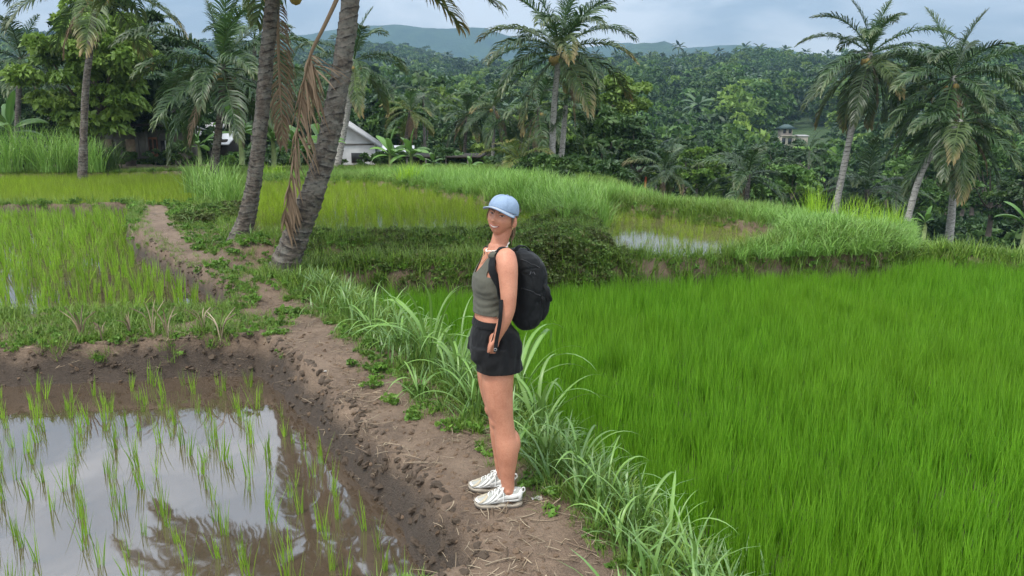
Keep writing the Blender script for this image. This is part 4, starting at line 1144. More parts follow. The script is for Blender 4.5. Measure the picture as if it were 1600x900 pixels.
# creeping herbs among it
k = (rs.uniform(0, 1, len(x)) < .30) & ((m['path'] > .05) | (dp < 11.5))
hb = [crown_mesh('herb', .075, .07, 6, 8, .045, 300 + i, M['herb_g'], shape=1.4, long=1.8, hang=-.2)[0] for i in range(4)]
scatter('creeping_herb', hb, drop(x[k], y[k], -.01), M['herb_g'], scale=rs.uniform(.5, 1.2, k.sum()) * np.interp(dp[k], [3, 14, 25], [.8, 1.3, 2]))
# broad-leaved grass thickening the strip beside the rice
x, y = land(lambda y: np.interp(y, [2, 5, 9, 14], [260, 190, 110, 50]), ymax=13)
m = masks(x, y)
k = (m['D'] > -.15) & (m['D'] < .9) & (m['path'] > .10) & (m['A'] > .5) & (y < 9.2) & (x > -3.2) & (fbm(x, y, 2, 2, 55) > -.3)
k &= rs.uniform(0, 1, len(x)) < np.interp(m['D'], [-.1, .3, .8], [.4, .55, .12])
bgs = [blades(7, .34, .017, lean=.38, bend=1.35, rad=.04, segs=5).mesh('broad_grass') for _ in range(7)]
scatter('broad_grass', bgs, drop(x[k], y[k], -.01), M['broadgrass'], scale=rs.uniform(.5, 1.15, k.sum()))

# large clumps of broad-leaved grass: every leaf is a part
LEAFM = []
def long_leaf(e0, sag, w, seed):
    r = np.random.RandomState(seed); K = 12
    s = np.linspace(0, 1, K); e = R(e0) - R(sag) * s ** 1.5
    T = np.stack([np.cos(e), .12 * np.sin(s * 3 + seed), np.sin(e)], -1)
    P = np.concatenate([[np.zeros(3)], np.cumsum((T[:-1] + T[1:]) / 2 / (K - 1), axis=0)])
    ww = w * np.interp(s, [0, .12, .35, .7, 1], [.35, .75, 1, .7, .02])
    up = np.stack([-np.sin(e), 0 * e, np.cos(e)], -1); tw = r.uniform(-.5, .5) * s
    sd = np.array((0, 1.0, 0)) * np.cos(tw)[:, None] + up * np.sin(tw)[:, None]
    G = np.stack([P + sd * ww[:, None] + up * (.35 * ww)[:, None], P, P - sd * ww[:, None] + up * (.35 * ww)[:, None]], 1)
    C = np.zeros((K, 3, 4)); C[..., 0] = r.uniform(.1, .8); C[:, 1, 0] = 1.0; C[..., 1] = s[:, None] * .8; C[..., 3] = 1
    mb = MB(); mb.grid(G, C); me = mb.mesh('leaf'); me.materials.append(M['broadgrass']); return me
for i in range(12):
    LEAFM.append(long_leaf((82, 75, 68, 60, 78, 55, 80, 70, 85, 64, 50, 74)[i], (80, 120, 110, 125, 145, 110, 60, 150, 105, 95, 120, 135)[i], .015 + .0045 * (i % 3), i))
GC = 'clumps of broad leaved grass along the path'
CL = [(505, 505, .50, 9, 'on the path edge nearest the thick palm'), (545, 522, .55, 10, 'left of the fourth, where the rice begins'), (585, 548, .55, 11, 'a step before the tallest one left of the woman'),
      (628, 578, .60, 12, 'lower left of the tallest one'), (676, 600, .98, 17, 'tallest of all, left of the woman at hip height'), (718, 630, .85, 14, 'touching the front of the shorts'),
      (742, 668, .62, 11, 'just left of the woman\'s knees'), (812, 655, 1.0, 12, 'with long arching leaves right behind the shorts'), (842, 690, .75, 12, 'right of the woman\'s calves'),
      (855, 742, .55, 10, 'close right of the white shoes'), (905, 765, .55, 10, 'a step right of the white shoes'), (948, 800, .52, 10, 'over the rice edge, right of the path litter'),
      (1000, 842, .52, 11, 'low and spreading at the lower right'), (1045, 868, .50, 11, 'near the bottom edge, beside bare soil'), (1085, 905, .52, 10, 'cut by the bottom edge'),
      (1165, 935, .62, 5, 'with two long arching leaves at the bottom edge'), (965, 870, .40, 9, 'small, at the right rim of the path'), (655, 640, .50, 9, 'small, on the path rim left of the knees'),
      (470, 462, .42, 8, 'small, at the foot of the thick palm'), (395, 412, .42, 8, 'between the feet of the two leaning palms'), (330, 395, .42, 8, 'left of the foot of the thinner leaning palm'),
      (300, 372, .40, 8, 'farthest up the path')]
for i, (px, py, Lf, n, where) in enumerate(CL):
    Lf *= .82 if i > 8 else .94
    p = at(px, py, -.05); p[2] = gz(p[0], p[1])
    t = thing('grass_clump', 'clump of broad leaved grass ' + where, 'grass plant', p, GC, random.uniform(0, 6.28))
    mb = MB()
    for q in range(4):
        a = q * 1.6 + i; mb.tube([(0.02 * math.cos(a), .02 * math.sin(a), -.03), (.04 * math.cos(a), .04 * math.sin(a), Lf * .35)], [.008, .004], 5, C=(.9, .2, 0, 1))
    link('stem', mb.mesh('stem'), M['broadgrass'], t)
    for k in range(n):
        az = k * 2.4 + random.uniform(-.4, .4)
        h = random.uniform(0, .32) * Lf
        link('leaf', random.choice(LEAFM), None, t, (.03 * math.cos(az), .03 * math.sin(az), h), (random.uniform(-.2, .2), 0, az), Lf * random.uniform(.65, 1.1))

# ------------------------------------------------------------------ vegetated banks
def band(P, lo, hi, dens, cond=None, ymax=34):
    x, y = land(dens, ymax=ymax)
    d = sdist(P, x, y); k = (d > lo) & (d < hi)
    x, y = x[k], y[k]
    if cond is not None:
        k = cond(x, y); x, y = x[k], y[k]
    return x, y
hm = [crown_mesh('herb', .17, .17, 12, 12, .062, 400 + i, M['herb'], shape=1.3, long=1.9, hang=.1)[0] for i in range(6)]
def ubank(x, y):
    u = x / y; m = masks(x, y)
    return (u > -.34) & (u < .17) & (m['F'] > .06) & (m['G'] > .06) & (y > 9.0) & (m['path'] > .9)
x, y = band(PD, -.05, 3.2, lambda y: 70, ubank, 15)
scatter('bank_weeds', hm, drop(x, y, .0), M['herb'], scale=rs.uniform(.35, .8, len(x)))
x2, y2 = x[::2], y[::2]
scatter('bank_grass', gt, drop(x2, y2, .05), M['grass'], scale=rs.uniform(.9, 1.9, len(x2)))
x, y = band(PG, -.14, 2.2, lambda y: 110, lambda x, y: (x / y > .08) & (sdist(PD, x, y) > -.05) & ((y > 14.5) | (sdist(PG, x, y) < 1.1)), 24)
scatter('bank_grass', gt, drop(x, y, -.01), M['grass'], scale=rs.uniform(.5, 1.0, len(x)) * np.where(y > 14.5, 2.8, 1))
# weed heap near the path bend
c0 = at(338, 345, .1)
n = 260; a = rs.uniform(0, 6.28, n); r_ = rs.uniform(0, 1, n) ** .5
x, y = c0[0] + np.cos(a) * r_ * .62, c0[1] + np.sin(a) * r_ * 1.2
p = drop(x, y); p[:, 2] += .16 * (1 - r_ ** 2)
scatter('weed_heap', hm, p, M['herb'], scale=rs.uniform(.5, .9, n))
c0 = at(882, 385, .3)
n = 380; a = rs.uniform(0, 6.28, n); r_ = rs.uniform(0, 1, n) ** .5
x, y = c0[0] + np.cos(a) * r_ * .8, c0[1] + np.sin(a) * r_ * .7
p = drop(x, y); p[:, 2] += .10 * (1 - r_ ** 2)
scatter('weed_mound', hm, p, M['herb'], scale=rs.uniform(.5, .9, n))

tg = [blades(30, .55, .013, lean=.32, bend=1.0, rad=.16, segs=4).mesh('grass') for _ in range(6)]
# ridge of tall grass behind the two upper fields
FR_ = [(392, 288, .3), (480, 286, .3), (585, 286, .32), (640, 297, .33), (740, 315, .35), (800, 330, .36), (862, 350, .38), (905, 362, .38), (938, 356, .3), (952, 330, .28), (1000, 335, .2), (1100, 348, .2), (1222, 366, .22)]
fl = np.array([at(a, b, c)[:2] for a, b, c in FR_])
x, y = land(lambda y: np.interp(y, [9, 14, 20, 28], [46, 34, 22, 14]), ymin=9, ymax=30)
d = ldist(fl, x, y)
fy = np.interp(x / y, fl[:, 0] / fl[:, 1], fl[:, 1])
m = masks(x, y)
k = (d < 3.4) & (y > fy + .1) & (m['F'] > .12) & (m['G'] > .3)
x, y, d = x[k], y[k], d[k]
u = x / y
sz = np.interp(u, [-.35, -.2, -.1, .04, .12, .2, .36], [.5, .7, .9, 1.15, .95, .6, .65]) * rs.uniform(.6, 1.15, len(x)) * np.interp(d, [0, .6], [.55, 1])
scatter('tall_grass', tg, drop(x, y, -.02), M['tallgrass'], scale=sz)
# drooping dark grass of the bank at the right end and its bright top
fl = np.array([at(a, b, c)[:2] for a, b, c in [(1150, 402, .1), (1230, 398, .12), (1330, 394, .12), (1418, 388, .1)]])
x, y = land(lambda y: 75, ymin=9, ymax=17)
u = x / y; fy = np.interp(u, fl[:, 0] / fl[:, 1], fl[:, 1])
k = (u > .29) & (u < .545) & (y > fy - .3) & (y < fy + 2.6) & (sdist(PG, x, y) > .15)
x, y, u = x[k], y[k], u[k]
sz = rs.uniform(.7, 1.1, len(x)) * np.interp(u, [.29, .36, .5, .55], [.4, .7, .82, .5])
p = drop(x, y, .0); p[:, 2] = np.maximum(p[:, 2], .12)
tgd = [blades(26, .52, .013, lean=.45, bend=1.7, rad=.12, segs=5).mesh('grass') for _ in range(5)]
scatter('drooping_grass', tgd, p, M['tallgrass'], scale=sz)
# low grass bund at far right
fl = np.array([at(a, b, .05)[:2] for a, b in [(1425, 382), (1500, 388), (1600, 398), (1720, 410)]])
x, y = land(lambda y: 60, ymin=9, ymax=24)
u = x / y; fy = np.interp(u, fl[:, 0] / fl[:, 1], fl[:, 1]); k = (u > .53) & (y > fy) & (y < fy + 3.5)
scatter('bund_grass', tg, drop(x[k], y[k], -.02), M['tallgrass'], scale=rs.uniform(.2, .42, k.sum()))

# tall clumps one can tell apart
GT2 = 'tall grass clumps round the fields'
def tclump(label, px, py, top, Y, wpx, mat='tallgrass', n=150, lean=.3, bend=.9, w=.02):
    b = atY(px, py, Y); H = atY(px, top, Y)[2] - b[2]; q = wpx * Y / FPX / 2
    t = thing('tall_grass_clump', label, 'grass clump', b, GT2)
    link('blades', blades(n, H * 1.12, w * Y / 22, lean=lean, bend=bend, rad=q * .75, segs=5).mesh('foliage'), M[mat], t).name = 'foliage'
tclump('big pale grass clump left of the thinner leaning palm, nearest to the path', 355, 318, 262, 18.5, 70)
tclump('big pale grass clump left of the thinner leaning palm, middle one', 330, 312, 250, 19.5, 75)
tclump('big pale grass clump left of the thinner leaning palm, at the field corner', 308, 300, 252, 21, 50)
tclump('bright grass clump between the two leaning palms', 426, 284, 256, 25, 50, 'brightgrass')
tclump('bright upright grass tuft on the ridge below the white house', 640, 300, 258, 22, 40, 'brightgrass', bend=.5)
tclump('dense grass clump at the end of the ridge beside the small pond', 925, 365, 292, 14.5, 75, n=220)
tclump('grass clump on the ridge right above the white cap', 850, 345, 285, 16, 90, n=200)
tclump('tall yellow green grass tuft at the right end of the small pond', 1272, 362, 300, 14.2, 50, 'brightgrass', n=140, lean=.16, bend=.45, w=.016)
tclump('row of upright yellow green grass left of the pale leaning trunk', 1330, 368, 312, 13.6, 80, 'brightgrass', n=180, lean=.16, bend=.45, w=.016)
tclump('row of upright yellow green grass nearest the leaning trunk at right', 1382, 372, 322, 13.4, 60, 'brightgrass', n=130, lean=.16, bend=.45, w=.016)
for i, (px, top, w, lab) in enumerate([(12, 200, 50, 'dark elephant grass at the left edge of the view'), (48, 196, 60, 'elephant grass right of the left edge, tallest of the row'), (85, 202, 55, 'pale elephant grass left of the slim grey palm'),
                                       (112, 205, 45, 'elephant grass touching the slim grey palm on its left'), (145, 212, 45, 'elephant grass touching the slim grey palm on its right'), (172, 222, 40, 'low dark grass left of the low grey house')]):
    tclump(lab, px, 268, top, 32 + (i % 2), w, 'tallgrass' if i != 5 else 'tree_mid', n=170, w=.016)
# undergrowth closing the gap between the fields and the trees
ug = [crown_mesh('undergrowth', 1.0, 1.0, 22, 26, .26, 500 + i, M[k_], shape=1.2, long=2.4)[0] for i, k_ in enumerate(('tree_dark', 'tree_mid', 'tree_mid', 'tree_dark'))]
x, y = [], []
n = 2300; u = rs.uniform(-.75, .80, n); yy = np.where(u < .0, rs.uniform(36, 62, n), rs.uniform(24, 75, n)); yy = np.where((u > .5) & (rs.uniform(0, 1, n) < .4), rs.uniform(19, 34, n), yy); yy = np.where(u < -.1, np.maximum(yy, 38), yy)
x = u * yy
k = ~((u > -.235) & (u < -.165) & (yy < 44)) & ~((u < -.37) & (u > -.62) & (yy < 40.5))
scatter('undergrowth', ug, drop(x[k], yy[k], -.15), None, scale=rs.uniform(.35, .95, k.sum()) * np.where(u[k] > .12, .75, 1))

n = 700; u = rs.uniform(.42, .86, n); yy = rs.uniform(55, 125, n); x = u * yy
scatter('undergrowth', ug, np.stack([x, yy, macro(x, yy) - .3], -1), None, scale=rs.uniform(1.2, 2.6, n))
# ------------------------------------------------------------------ straw, clods and scraps on the path
def straw(seed):
    r = np.random.RandomState(seed); mb = MB()
    for q in range(3):
        L = r.uniform(.03, .13); a = r.uniform(0, 6.28); c = np.array((r.uniform(-.05, .05), r.uniform(-.05, .05), .006))
        t = np.linspace(-.5, .5, 4); bd = r.uniform(-.3, .3)
        P = c + np.stack([t * L * math.cos(a) - bd * L * t * t * math.sin(a), t * L * math.sin(a) + bd * L * t * t * math.cos(a), .004 + r.uniform(-.01, .02) * t], -1)
        mb.tube(P, r.uniform(.0012, .0032), 4, C=(r.uniform(), .2, 0, 1), flat=.5)
    me = mb.mesh('straw'); me.materials.append(M['straw']); return me
st = [straw(i) for i in range(8)]
x, y = land(lambda y: np.interp(y, [2, 5, 9, 16], [330, 220, 100, 30]), ymax=17)
m = masks(x, y)
k = ((m['path'] < .18) | ((m['A'] < 1.3) & (m['A'] > .0) & (m['D'] > .4))) & (m['A'] > .0) & (m['D'] > .05) & (rs.uniform(0, 1, len(x)) < .42 + .5 * fbm(x, y, 2.5, 2, 66))
scatter('straw_litter', st, drop(x[k], y[k], -.002), M['straw'], scale=rs.uniform(.5, 1.5, k.sum()), tilt=.15)
def clod(seed):
    r = np.random.RandomState(seed)
    bm = bmesh.new(); bmesh.ops.create_icosphere(bm, subdivisions=2, radius=1)
    for v in bm.verts:
        v.co *= 1 + .95 * float(fbm(np.array([v.co.x * 2 + seed]), np.array([v.co.y * 2 + v.co.z * 3]), 1, 3, seed)[0]); v.co.z *= .55
    me = bpy.data.meshes.new('clod'); bm.to_mesh(me); bm.free(); return me
clodm = plain('dry_clod', (.14, .095, .062), .95, .2, .3, 60, .6, .004)
x, y = land(lambda y: np.interp(y, [2, 5, 9, 14], [300, 200, 110, 30]), ymax=13)
m = masks(x, y)
k = ((m['A'] < .55) & (m['A'] > -.06) & (rs.uniform(0, 1, len(x)) < .8)) | ((m['path'] < .1) & (rs.uniform(0, 1, len(x)) < .05)) | ((m['B'] < .3) & (m['B'] > -.04) & (rs.uniform(0, 1, len(x)) < .4))
k &= m['D'] > .05
scatter('soil_clods', [clod(i) for i in range(6)], drop(x[k], y[k], .0), clodm, scale=np.minimum(rs.gamma(2.0, .004, k.sum()) + .003, .022), tilt=.4)

x, y = land(lambda y: np.interp(y, [2, 5, 9, 14], [420, 330, 200, 60]), ymax=12)
m = masks(x, y)
k = (((m['A'] < .19) & (m['A'] > -.03)) | ((m['B'] < .16) & (m['B'] > -.03) & (m['path'] < 1.0))) & (m['D'] > .05)
scatter('wet_mud_lumps', [clod(i + 20) for i in range(6)], drop(x[k], y[k], -.006), plain('wet_mud', (.078, .055, .037), .7, .3, .35, 40, .7, .006), scale=np.minimum(rs.gamma(3, .0055, k.sum()) + .006, .034), tilt=.5)
def paper():
    bm = bmesh.new()
    G = [[bm.verts.new((i * .02 - .03, j * .016 - .016, .006 + .008 * math.sin(i * 2 + j * 1.7))) for j in range(3)] for i in range(4)]
    for i in range(3):
        for j in range(2): bm.faces.new((G[i][j], G[i + 1][j], G[i + 1][j + 1], G[i][j + 1]))
    r = bmesh.ops.solidify(bm, geom=bm.faces[:], thickness=.004)
    me = bpy.data.meshes.new('paper_scrap'); bm.to_mesh(me); bm.free(); return me
p = at(838, 781, 0); o = link('paper_scrap', paper(), plain('dirty_paper', (.68, .66, .62), .8, .2, .1, 30), None, (p[0], p[1], gz(p[0], p[1]) + .004), (0, .05, .3))
tag(o, 'crumpled white scrap lying on the soil right behind the heels', 'litter')
p = at(508, 586, 0); o = link('paper_scrap', paper(), bpy.data.materials['dirty_paper'], None, (p[0], p[1], gz(p[0], p[1]) + .004), (0, .05, 1.3), .55)
tag(o, 'tiny pale scrap on the bare path far left of the woman', 'litter')
# cut stalks on the mud bank
stalk_l = ['leftmost', 'second', 'third', 'fourth', 'fifth', 'sixth', 'rightmost']
for i, (px, py, h) in enumerate([(128, 530, .36), (160, 532, .24), (205, 530, .30), (240, 528, .42), (262, 528, .3), (318, 524, .3), (345, 530, .34)]):
    p = at(px, py, -.02); p[2] = gz(p[0], p[1])
    t = thing('cut_stalk', 'dry cut grass stump with broken stems on the mud bank, %s of the row' % stalk_l[i], 'dry plant', p, 'cut grass stumps on the mud bank')
    r = np.random.RandomState(i)
    for q in range(5):
        a = r.uniform(0, 6.28); l = r.uniform(.1, .6); mb = MB()
        mb.tube(bez([(0, 0, -.03), (.3 * h * l * math.cos(a), .3 * h * l * math.sin(a), h * .5), (h * l * math.cos(a), h * l * math.sin(a), h * r.uniform(.6, 1))], 6), np.linspace(.008, .004, 6) * r.uniform(.6, 1.2), 5, C=(r.uniform(), 0, 0, 1))
        link('stem', mb.mesh('stem'), M['straw'], t)
    link('blades', blades(9, h * .9, .010, lean=.4, bend=1.5, rad=.05, segs=4).mesh('foliage'), M['grass'], t).name = 'foliage'
p = atY(1007, 300, 31); mb = MB(); mb.tube([(0, 0, -.3), (.02, 0, .3), (.03, 0, .62)], [.05, .05, .045], 7)
tag(link('marker_post', mb.mesh('marker_post'), plain('red_brown_post', (.30, .06, .02), .7), None, p), 'short red brown post between the two leftmost low palms', 'post')
# ------------------------------------------------------------------ the woman on the path
YW = 3.75
def W(px, py, dy=0.0): return atY(px, py, YW + dy)
def skin_mat():
    m, nt, N, L, b = mat_new('tanned_skin')
    f = noise(nt, 9, 5, .65); f2 = noise(nt, 130, 3, .6)
    c = ramp(nt, f, [(.3, (.36, .138, .080)), (.7, (.53, .24, .148))])
    L.new(mixc(nt, .18, c, ramp(nt, f2, [(.35, (.42, .17, .10)), (.65, (.68, .36, .24))])), b.inputs['Base Color'])
    b.inputs['Roughness'].default_value = .5; b.inputs['Specular IOR Level'].default_value = .35
    b.inputs['Subsurface Weight'].default_value = .12; b.inputs['Subsurface Radius'].default_value = (.012, .005, .003)
    b.inputs['Subsurface Scale'].default_value = 1.0
    bump(nt, b, noise(nt, 260, 3, .6), .12, .002); return m
skin = skin_mat()
def cloth(name, c, rough=.85, sc_=420, b_=.35, fold=9, fs=.25):
    m, nt, N, L, b = mat_new(name)
    f = noise(nt, sc_, 2, .6); g = noise(nt, fold, 3, .55)
    L.new(ramp(nt, f, [(.3, tuple(x * .8 for x in c)), (.7, tuple(x * 1.2 for x in c))]), b.inputs['Base Color'])
    b.inputs['Roughness'].default_value = rough; b.inputs['Specular IOR Level'].default_value = .2
    b.inputs['Sheen Weight'].default_value = .06
    n1 = N.new('ShaderNodeBump'); n1.inputs['Strength'].default_value = fs; n1.inputs['Distance'].default_value = .02; L.new(g, n1.inputs['Height'])
    n2 = N.new('ShaderNodeBump'); n2.inputs['Strength'].default_value = b_; n2.inputs['Distance'].default_value = .001; L.new(f, n2.inputs['Height'])
    L.new(n1.outputs['Normal'], n2.inputs['Normal']); L.new(n2.outputs['Normal'], b.inputs['Normal']); return m
m_top = cloth('olive_jersey', (.088, .086, .066)); m_short = cloth('black_sweat_cloth', (.007, .007, .0075), fs=.4)
m_cap = cloth('washed_blue_denim', (.215, .285, .385), sc_=700, b_=.4, fold=24, fs=.3); m_pack = cloth('black_nylon', (.005, .0058, .0065), rough=.75, fs=.5, fold=14)
m_hair = plain('light_brown_hair', (.15, .09, .045), .5, .5, .4, 60, .6, .004, sc3=(1, 1, .15))
m_white = plain('white_shoe_leather', (.62, .60, .56), .6, .35, .16, 28); m_grey = plain('grey_shoe_mesh', (.33, .33, .30), .8, .2, .2, 200, .4, .001)
m_sole = plain('shoe_sole', (.44, .38, .30), .75, .3, .18, 25); m_mud = plain('muddy_outsole', (.12, .10, .085), .9, .2, .3, 40); m_lace = plain('shoe_lace', (.78, .77, .73), .8, .2, .05, 60)
m_beige = plain('beige_shoe_mesh', (.42, .36, .26), .85, .2, .2, 180, .4, .001)
m_lip = plain('lip', (.40, .145, .10), .4, .4, .1, 60); m_teeth = plain('teeth', (.82, .78, .72), .3, .5, .03, 30); m_dark = plain('dark_lash', (.02, .012, .009), .6, .3, .1, 30)
m_mouth = plain('mouth_inside', (.10, .025, .02), .6, .3, .1, 30); m_pearl = plain('pearl_bead', (.80, .76, .68), .3, .5, .04, 50); m_gold = plain('gold_chain', (.6, .42, .2), .35, .5, .05, 50, metal=.8)
m_eye = plain('eye_white', (.62, .58, .54), .3, .5, .05, 30)

def remesh(name, mb, vox, smooth=4, fac=.5):
    o = link('tmp', mb.mesh('tmp'))
    r = o.modifiers.new('r', 'REMESH'); r.mode = 'VOXEL'; r.voxel_size = vox; r.use_smooth_shade = True
    s = o.modifiers.new('s', 'SMOOTH'); s.factor = fac; s.iterations = smooth
    me = bpy.data.meshes.new_from_object(o.evaluated_get(bpy.context.evaluated_depsgraph_get()))
    bpy.data.objects.remove(o)
    me.name = name; me.materials.clear()
    return me
def arr(me):
    V = np.zeros(len(me.vertices) * 3, np.float32); me.vertices.foreach_get('co', V); V = V.reshape(-1, 3).astype(float)
    return V
def setco(me, V): me.vertices.foreach_set('co', np.asarray(V, np.float32).ravel()); me.update()
def nrm(me):
    V = np.zeros(len(me.vertices) * 3, np.float32); me.vertices.foreach_get('normal', V); return V.reshape(-1, 3).astype(float)
def chain(mb, pts, n=16, k=5):
    """tapered limb: list of (point, radius), domed ends"""
    P = np.array([p for p, _ in pts]); r = np.array([q for _, q in pts])
    m = (len(pts) - 1) * k + 1
    Pc = bez(P, m); rc = bez(np.stack([r, r, r], -1), m)[:, 0]
    d0 = Pc[0] - Pc[1]; d0 /= np.linalg.norm(d0); d1 = Pc[-1] - Pc[-2]; d1 /= np.linalg.norm(d1)
    a = R(np.array((80, 55, 25))) if False else np.radians((80, 55, 25))
    Ps = np.concatenate([[Pc[0] + d0 * rc[0] * math.sin(t) for t in a], Pc, [Pc[-1] + d1 * rc[-1] * math.sin(t) for t in a[::-1]]])
    rs_ = np.concatenate([[rc[0] * math.cos(t) for t in a], rc, [rc[-1] * math.cos(t) for t in a[::-1]]])
    mb.tube(Ps, rs_, n)
def ell(mb, c, r, rot=None, n=20):
    th, ph = np.meshgrid(np.linspace(0.02, np.pi - .02, n), np.arange(n) / n * 2 * np.pi, indexing='ij')
    G = np.stack([np.sin(th) * np.cos(ph) * r[0], np.sin(th) * np.sin(ph) * r[1], np.cos(th) * r[2]], -1)
    if rot is not None: G = G @ np.asarray(rot).T
    G = G + c
    b0 = mb.n; mb.grid(G[:, ::-1], close_v=True)
    mb.add([G[0].mean(0), G[-1].mean(0)]); i = np.arange(n); j = (i + 1) % n
    mb.T.append(np.stack([np.full(n, mb.n - 2), b0 + j, b0 + i], -1)); mb.T.append(np.stack([np.full(n, mb.n - 1), b0 + (n - 1) * n + i, b0 + (n - 1) * n + j], -1))
def loft(mb, secs, n=40, p=2.0, cap=True):
    """secs: (centre, half length along f, half length along l, f, l)"""
    a = np.arange(n) / n * 2 * np.pi
    c, s = np.cos(a), np.sin(a)
    sc_ = (np.abs(c) ** p + np.abs(s) ** p) ** (-1 / p)
    rings = []
    for ce, A, B, f, l in secs:
        rings.append(ce + (A * c * sc_)[:, None] * f + (B * s * sc_)[:, None] * l)
    G = np.array(rings); m = len(secs); b0 = mb.n
    mb.grid(G, close_v=True)
    if cap:
        for k, sg in ((0, -1), (m - 1, 1)):
            ci = mb.n; mb.add([G[k].mean(0)]); i = np.arange(n); j = (i + 1) % n; o = b0 + k * n
            mb.T.append(np.stack([np.full(n, ci), o + i, o + j] if sg > 0 else [np.full(n, ci), o + j, o + i], -1))
def frame(yaw):                      # facing the photo's left, turned to the camera by yaw degrees
    y = R(yaw); return np.array((-math.cos(y), -math.sin(y), 0)), np.array((math.sin(y), -math.cos(y), 0))
FEET = W(779, 786); FEET[2] = gz(FEET[0], FEET[1])
zoff = FEET[2] - W(779, 786)[2]
def sec(py, xl, xr, lat, yaw, grow=0.0):
    f, l = frame(yaw); a = W((xl + xr) / 2, py); half = (W(xr, py) - W(xl, py))[0] / 2
    fw = math.sqrt(max(half ** 2 - (lat * math.sin(R(yaw))) ** 2, .02 ** 2)) / math.cos(R(yaw))
    return (a, fw + grow, lat + grow, f, l)
TOR = [(378, 763, 793, .050, 11), (388, 760, 796, .068, 11), (396, 756, 797, .125, 11), (406, 751, 797, .150, 11), (418, 745, 797, .155, 11), (430, 739, 797, .154, 11), (438, 738, 797, .150, 11), (447, 738, 797, .146, 11),
       (460, 740, 795, .132, 20), (474, 740, 793, .122, 18), (486, 740, 792, .124, 16), (498, 740, 794, .132, 14), (515, 740, 803, .150, 12), (535, 741, 809, .160, 10), (555, 744, 808, .158, 8), (572, 750, 802, .135, 8)]
body = MB()
loft(body, [sec(*t) for t in TOR])
f22, l22 = frame(11)
for sg in (1, -1):                   # bust, shoulders, collar bones
    c = W(759, 438) + l22 * .060 * sg + f22 * .006
    ell(body, c, (.050, .058, .055))
    s = W(790, 402, -.15) if sg > 0 else W(782, 402, .15); ell(body, s, (.050, .05, .050))
    chain(body, [(W(779, 392) + l22 * .04 * sg + f22 * .0, .03), (W(782, 394) + l22 * .135 * sg, .034)], 10, 4)
    q = W(766, 393) + l22 * .015 * sg
    chain(body, [(q + f22 * .012, .010), (W(768, 391) + l22 * .09 * sg + f22 * .02, .011), (W(780, 393) + l22 * .14 * sg, .012)], 8, 4)
# neck leaning back
chain(body, [(W(781, 400), .06), (W(779, 385), .050), (W(781, 373), .0455), (W(785, 358), .046), (W(789, 345), .05)], 18)
# legs
def leg(dy, dx):
    P = [((779, 548), .088), ((778, 575), .092), ((778, 600), .087), ((780, 622), .079), ((783, 640), .070), ((786, 655), .062), ((789, 672), .0605), ((792, 690), .066), ((793, 708), .0615), ((793, 725), .051), ((793, 740), .043), ((794, 755), .038), ((795, 768), .036)]
    pts = [(W(px, py) + np.array((dx, dy, 0)), r * (.95 if py > 560 else 1)) for (px, py), r in P]
    chain(body, pts, 22, 5)
    ell(body, W(776, 652) + np.array((dx, dy, 0)), (.038, .045, .05))            # knee cap
    ell(body, W(799, 690) + np.array((dx, dy + .012, 0)), (.052, .05, .085))        # calf
    ell(body, W(789, 776) + np.array((dx - .015, dy, 0)), (.085, .030, .024))      # foot inside the shoe
    for sg in (-1, 1): ell(body, W(794, 761) + np.array((dx, dy + .030 * sg, 0)), (.013, .010, .014))
leg(-.085, .0); leg(.095, -.034)
ell(body, W(789, 545, -.075), (.075, .08, .09)); ell(body, W(789, 545, .075), (.075, .08, .09))
# arms, hands in the pockets
def arm(sg, dx=0.0):
    dy = lambda d: d if sg > 0 else -d
    P = [((791, 401), -.150, .052), ((793, 415), -.172, .053), ((794.5, 440), -.188, .0475), ((795, 462), -.198, .042), ((794.5, 480), -.20, .0375), ((791, 493), -.198, .0365), ((786, 507), -.19, .033), ((780, 520), -.18, .027), ((775, 530), -.175, .0235)]
    chain(body, [(W(px, py, dy(d)) + np.array((dx, 0, 0)), r) for (px, py), d, r in P], 18, 5)
    palm_ = [((775, 530), -.175, .024), ((771.5, 537), -.178, .026), ((769, 545), -.176, .027), ((768.5, 551), -.172, .022)]
    for off in (-.009, .0, .009):
        chain(body, [(W(px, py, dy(d)) + np.array((dx + off, 0, 0)), r * .66) for (px, py), d, r in palm_], 10, 4)
    for i, (off, L) in enumerate(((-.017, .058), (-.006, .070), (.006, .066), (.016, .050))):      # four fingers, slightly curled, sliding into the pocket
        a = W(768.5, 549, dy(-.174)) + np.array((dx + off, 0, 0)); y_ = -1 if sg > 0 else 1
        chain(body, [(a, .0095), (a + np.array((off * .12 - .002, y_ * -.010, -L * .5)), .0085), (a + np.array((off * .2 + .002, y_ * -.030, -L)), .007)], 8, 4)
    a = W(773, 534, dy(-.188)) + np.array((dx, 0, 0))                                # thumb leaving the side of the palm
    chain(body, [(a, .012), (W(767, 542, dy(-.195)) + np.array((dx, 0, 0)), .0105), (W(764.5, 551, dy(-.192)) + np.array((dx, 0, 0)), .0085)], 8, 4)
arm(1); arm(-1, -.004)

